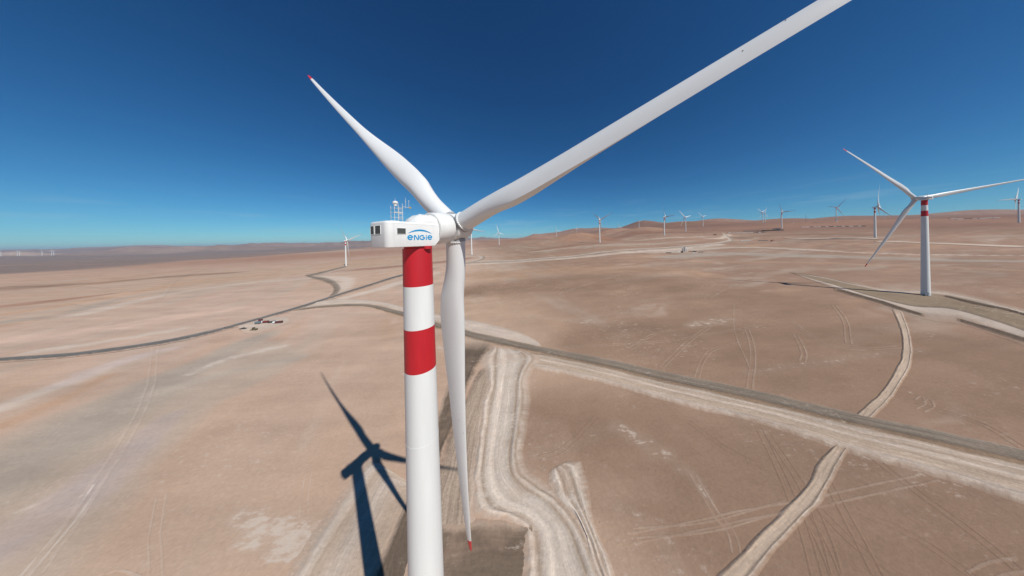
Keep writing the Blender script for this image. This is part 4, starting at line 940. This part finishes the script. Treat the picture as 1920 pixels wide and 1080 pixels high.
pickup(G(456, 617.5), .2, 'black pickup parked alone at the left end of the roadside yard', CHAR)
container(G(488.5, 602.5), .35, 'small dull red cabin behind the blue grey tank', DRED, (3.0, 2.2, 2.3), None, 'site_cabin', 'cabin')
# roadside posts
for (px, py, h, lab) in ((421, 618.5, 2.6, 'dark roadside sign post on the near shoulder of the paved road'), (326, 641.5, 2.2, 'slim marker post beside the paved road, left of the sign post')):
    t = thing('road_sign', lab, 'sign', G(px, py), .4)
    m = MB(); m.tube((0, 0, -.2), (0, 0, h), .06, n=8); m.build('post', STEEL, t)
    m = MB(); m.box((0, -.08, h - .4), (.9 if h > 2.4 else .3, .03, .8)); m.build('panel', CHAR, t)

# ------------------------------------------------------------------ concrete plant with silos, site camp, laydown rows
def px_size(p, npx): return npx / FPX * float((p - np.array([0, 0, CAMH])) @ F_)
for k, (px, top, bot, wpx, mt, lab) in enumerate(((1279.6, 463.5, 472.6, 1.5, SILOW, 'leftmost pale silo of the far concrete plant'), (1283.0, 463.2, 473.0, 1.8, BLUEGREY, 'grey silo between the two pale ones at the far concrete plant'), (1286.8, 463.4, 472.0, 1.7, SILOW, 'bright white silo at the right of the far concrete plant'))):
    p = G(px, bot); H = px_size(p, bot - top); r = px_size(p, wpx) / 2
    t = thing('silo', lab, 'silo', p)
    m = MB(); m.rings([circle(.3, 20, H * .12), circle(r, 20, H * .32), circle(r, 20, H * .93), circle(r * .5, 20, H)]); m.build('silo_body', mt, t, 40)
    for j in range(4):
        a = j * math.pi / 2 + .4; m = MB(); m.tube((r * .9 * math.cos(a), r * .9 * math.sin(a), -.5), (r * .9 * math.cos(a), r * .9 * math.sin(a), H * .36), .2, n=6); m.build('leg', STEEL, t)
rnd = random.Random(4)
def block(px, py, wpx, hpx, mt, lab, name='site_container', cat='container', depth=3.0, group=None, roof=None):
    p = G(px, py); L = px_size(p, wpx); H = px_size(p, hpx)
    view = math.atan2(p[1], p[0]) - math.pi / 2
    return container(p, view * .35, lab, mt, (L, depth, H), group, name, cat, False, roof)
block(1262, 473.8, 6, 1.1, SHED, 'pale low shed at the left of the silos', 'site_shed', 'shed', 4, None, SHED)
block(1253, 474.6, 8, 1.1, CHAR, 'dark low pile of plant left of the pale shed by the silos', 'conveyor', 'conveyor', 4)
block(1272, 472.4, 4, 1.6, TWHITE, 'white cabin just left of the silos', 'site_cabin', 'cabin', 3)
block(1279, 473.8, 2.6, 3.2, CHAR, 'black hopper at the foot of the leftmost silo', 'hopper', 'hopper', 3)
block(1294, 471.6, 4.5, 1.3, RUST, 'rust coloured machine right of the white silo', 'machine', 'machine', 3)
block(1302, 472.0, 6.5, 1.6, CHAR, 'dark truck right of the rust coloured machine by the silos', 'truck', 'truck', 3)
block(1300, 475.2, 5, 1.2, SHED, 'pale block in front of the dark truck by the silos', 'aggregate_block', 'block', 3)
block(1314, 473.2, 8, .9, BLUEGREY, 'flat grey green row at the right end of the silo yard', 'storage_row', 'row', 3)
# camp
for k in range(9): block(1367 + k * 8.1, 437.0 - .12 * k + rnd.uniform(-.3, .3), rnd.uniform(4, 7.2), 1.0, rnd.choice([SHED, SHED, BLUEGREY, STEEL]), ORD[k] + ' low cabin from the left in the front row of the far site camp', 'site_cabin', 'cabin', 6, 'front row cabins of the site camp', rnd.choice([ROOFD, SHED, ROOFD]))
for k in range(8): block(1398 + k * 6.4, 434.0 - .15 * k, rnd.uniform(4.2, 6.2), .9, rnd.choice([RUST, CHAR, BLUEGREY, SHED]), ORD[k] + ' dark roofed cabin from the left in the back row of the far site camp', 'site_cabin', 'cabin', 6, 'back row cabins of the site camp', ROOFD)
block(1449, 432.7, 29, 1.6, CHAR, 'longest dark roofed building of the far site camp, under a turbine', 'long_building', 'building', 14, None, ROOFD)
block(1424, 436.2, 7, 1.5, CHAR, 'short black building in the middle of the far site camp', 'site_building', 'building', 8, None, ROOFD)
for k, px in enumerate((1451, 1455.5, 1459, 1462)): block(px, 430.4, 2.0, 2.0 + .4 * (k % 2), BLUEGREY, ORD[k] + ' small grey transformer from the left behind the longest dark building', 'transformer', 'transformer', 4, 'transformers behind the long building')
for k in range(16):
    px = 1505 + k * 7.6; block(px, 426.4 - .14 * k, rnd.uniform(3.5, 6.5), rnd.uniform(.9, 1.3), [SHED, BLUEGREY, SHED, CHAR][k % 4] if k > 6 else [SHED, SHED, BLUEGREY][k % 3], ORD[k] + ' low block from the left in the long laydown row on the far slope', 'laydown_block', 'block', 5, 'laydown row on the far slope')
block(1397, 452.0, 16, 1.1, SHED, 'long white low sheet on the plain below the site camp', 'white_shelter', 'shelter', 5, None, SHED)
for k in range(4): block(1424 + k * 4.6, 451.6, 3.4, .8, BLUEGREY, ORD[k] + ' small grey crate from the left in the row beside the rusty digger', 'crate', 'crate', 3, 'crates by the rusty digger')
t = thing('excavator', 'rusty orange digger on the plain below the site camp', 'excavator', G(1447, 452.2), .3)
m = MB(); m.box((0, 1.2, .6), (7, 1.2, 1.2)); m.box((0, -1.2, .6), (7, 1.2, 1.2)); m.build('track_frame', CHAR, t)
m = MB(); m.box((-.5, 0, 2.6), (6, 3.6, 2.4), 0, .2); m.build('house', RUST, t)
m = MB(); m.tube((2, 0, 3), (7, 0, 6), .5, n=8); m.tube((7, 0, 6), (11, 0, 2), .4, n=8); m.build('boom', RUST, t)
m = MB(); m.box((11, 0, 1.2), (1.8, 2, 1.8), 0, .2); m.build('bucket', RUST, t)
for k in range(7): block(1786 + k * 13.5, 410.5 - .3 * k + rnd.uniform(-.8, .8), rnd.uniform(5, 10), .8, rnd.choice([SHED, TWHITE, BLUEGREY]), ORD[k] + ' low block from the left strung along the far right slope', 'laydown_block', 'block', 8, 'pale blocks on the far right slope')
block(1340.5, 440.6, 4, 1.2, CHAR, 'dark hut left of the pale road cutting', 'hut', 'hut', 5)
# power line poles left of the cutting
for k, px in enumerate((1319.5, 1323.5, 1327.5, 1332.5)):
    p = G(px, 440.0); H = px_size(p, 7.0); t = thing('power_pole', ORD[k] + ' thin dark power pole from the left, before the pale road cutting', 'pole', p, 0, 'power poles left of the road cutting')
    m = MB(); m.tube((0, 0, -.5), (0, 0, H), .28, .16, 8); m.build('pole', CHAR, t)
    m = MB(); m.box((0, 0, H - 1.2), (4, .25, .25)); m.build('crossarm', CHAR, t)

# ------------------------------------------------------------------ loose stones on the graded verges near the pad: nobody could count them
rs_ = np.random.default_rng(3); V = []; Fs = []; off = 0
def scatter(pts, spread, n, smin, smax):
    global off
    P = spline(gpts(pts)[:, :2], 200)
    for k in range(n):
        q = P[rs_.integers(0, 200)] + rs_.normal(0, spread, 2); s = smin + (smax - smin) * rs_.random() ** 3; z = float(zmesh(*q)) + .06 + .0007 * np.hypot(*q)
        a = rs_.random() * 6.28; o = np.array([[1, 0, 0], [-.5, .8, 0], [-.5, -.9, 0], [.1, .1, .8]]) * s * (.7 + .6 * rs_.random((4, 3)))
        R2 = np.array([[math.cos(a), -math.sin(a), 0], [math.sin(a), math.cos(a), 0], [0, 0, 1]])
        V.append(o @ R2.T + [q[0], q[1], z]); Fs.append(np.array([[0, 1, 3], [1, 2, 3], [2, 0, 3], [0, 2, 1]]) + off); off += 4
scatter([(762, 860), (700, 868), (650, 930), (590, 1010), (545, 1085)], .6, 900, .05, .26)
scatter(WA[1:], 1.0, 500, .05, .24); scatter(WB[1:-1], 1.0, 500, .05, .24); scatter([(1035, 885), (1070, 950), (1110, 1050)], 2.0, 400, .05, .26)
scatter(P1A[:8], .8, 700, .05, .26); scatter(P1B[:8], .7, 200, .05, .2)
STONE = paint('loose_stone', (.44, .345, .26), .95, .3, 2)
o = link(bpy.data.objects.new('loose_stones', np_mesh('loose_stones', np.vstack(V), np.vstack(Fs), STONE, False)))
o['kind'] = 'stuff'; o['label'] = 'loose stones along the edges of the graded roads'
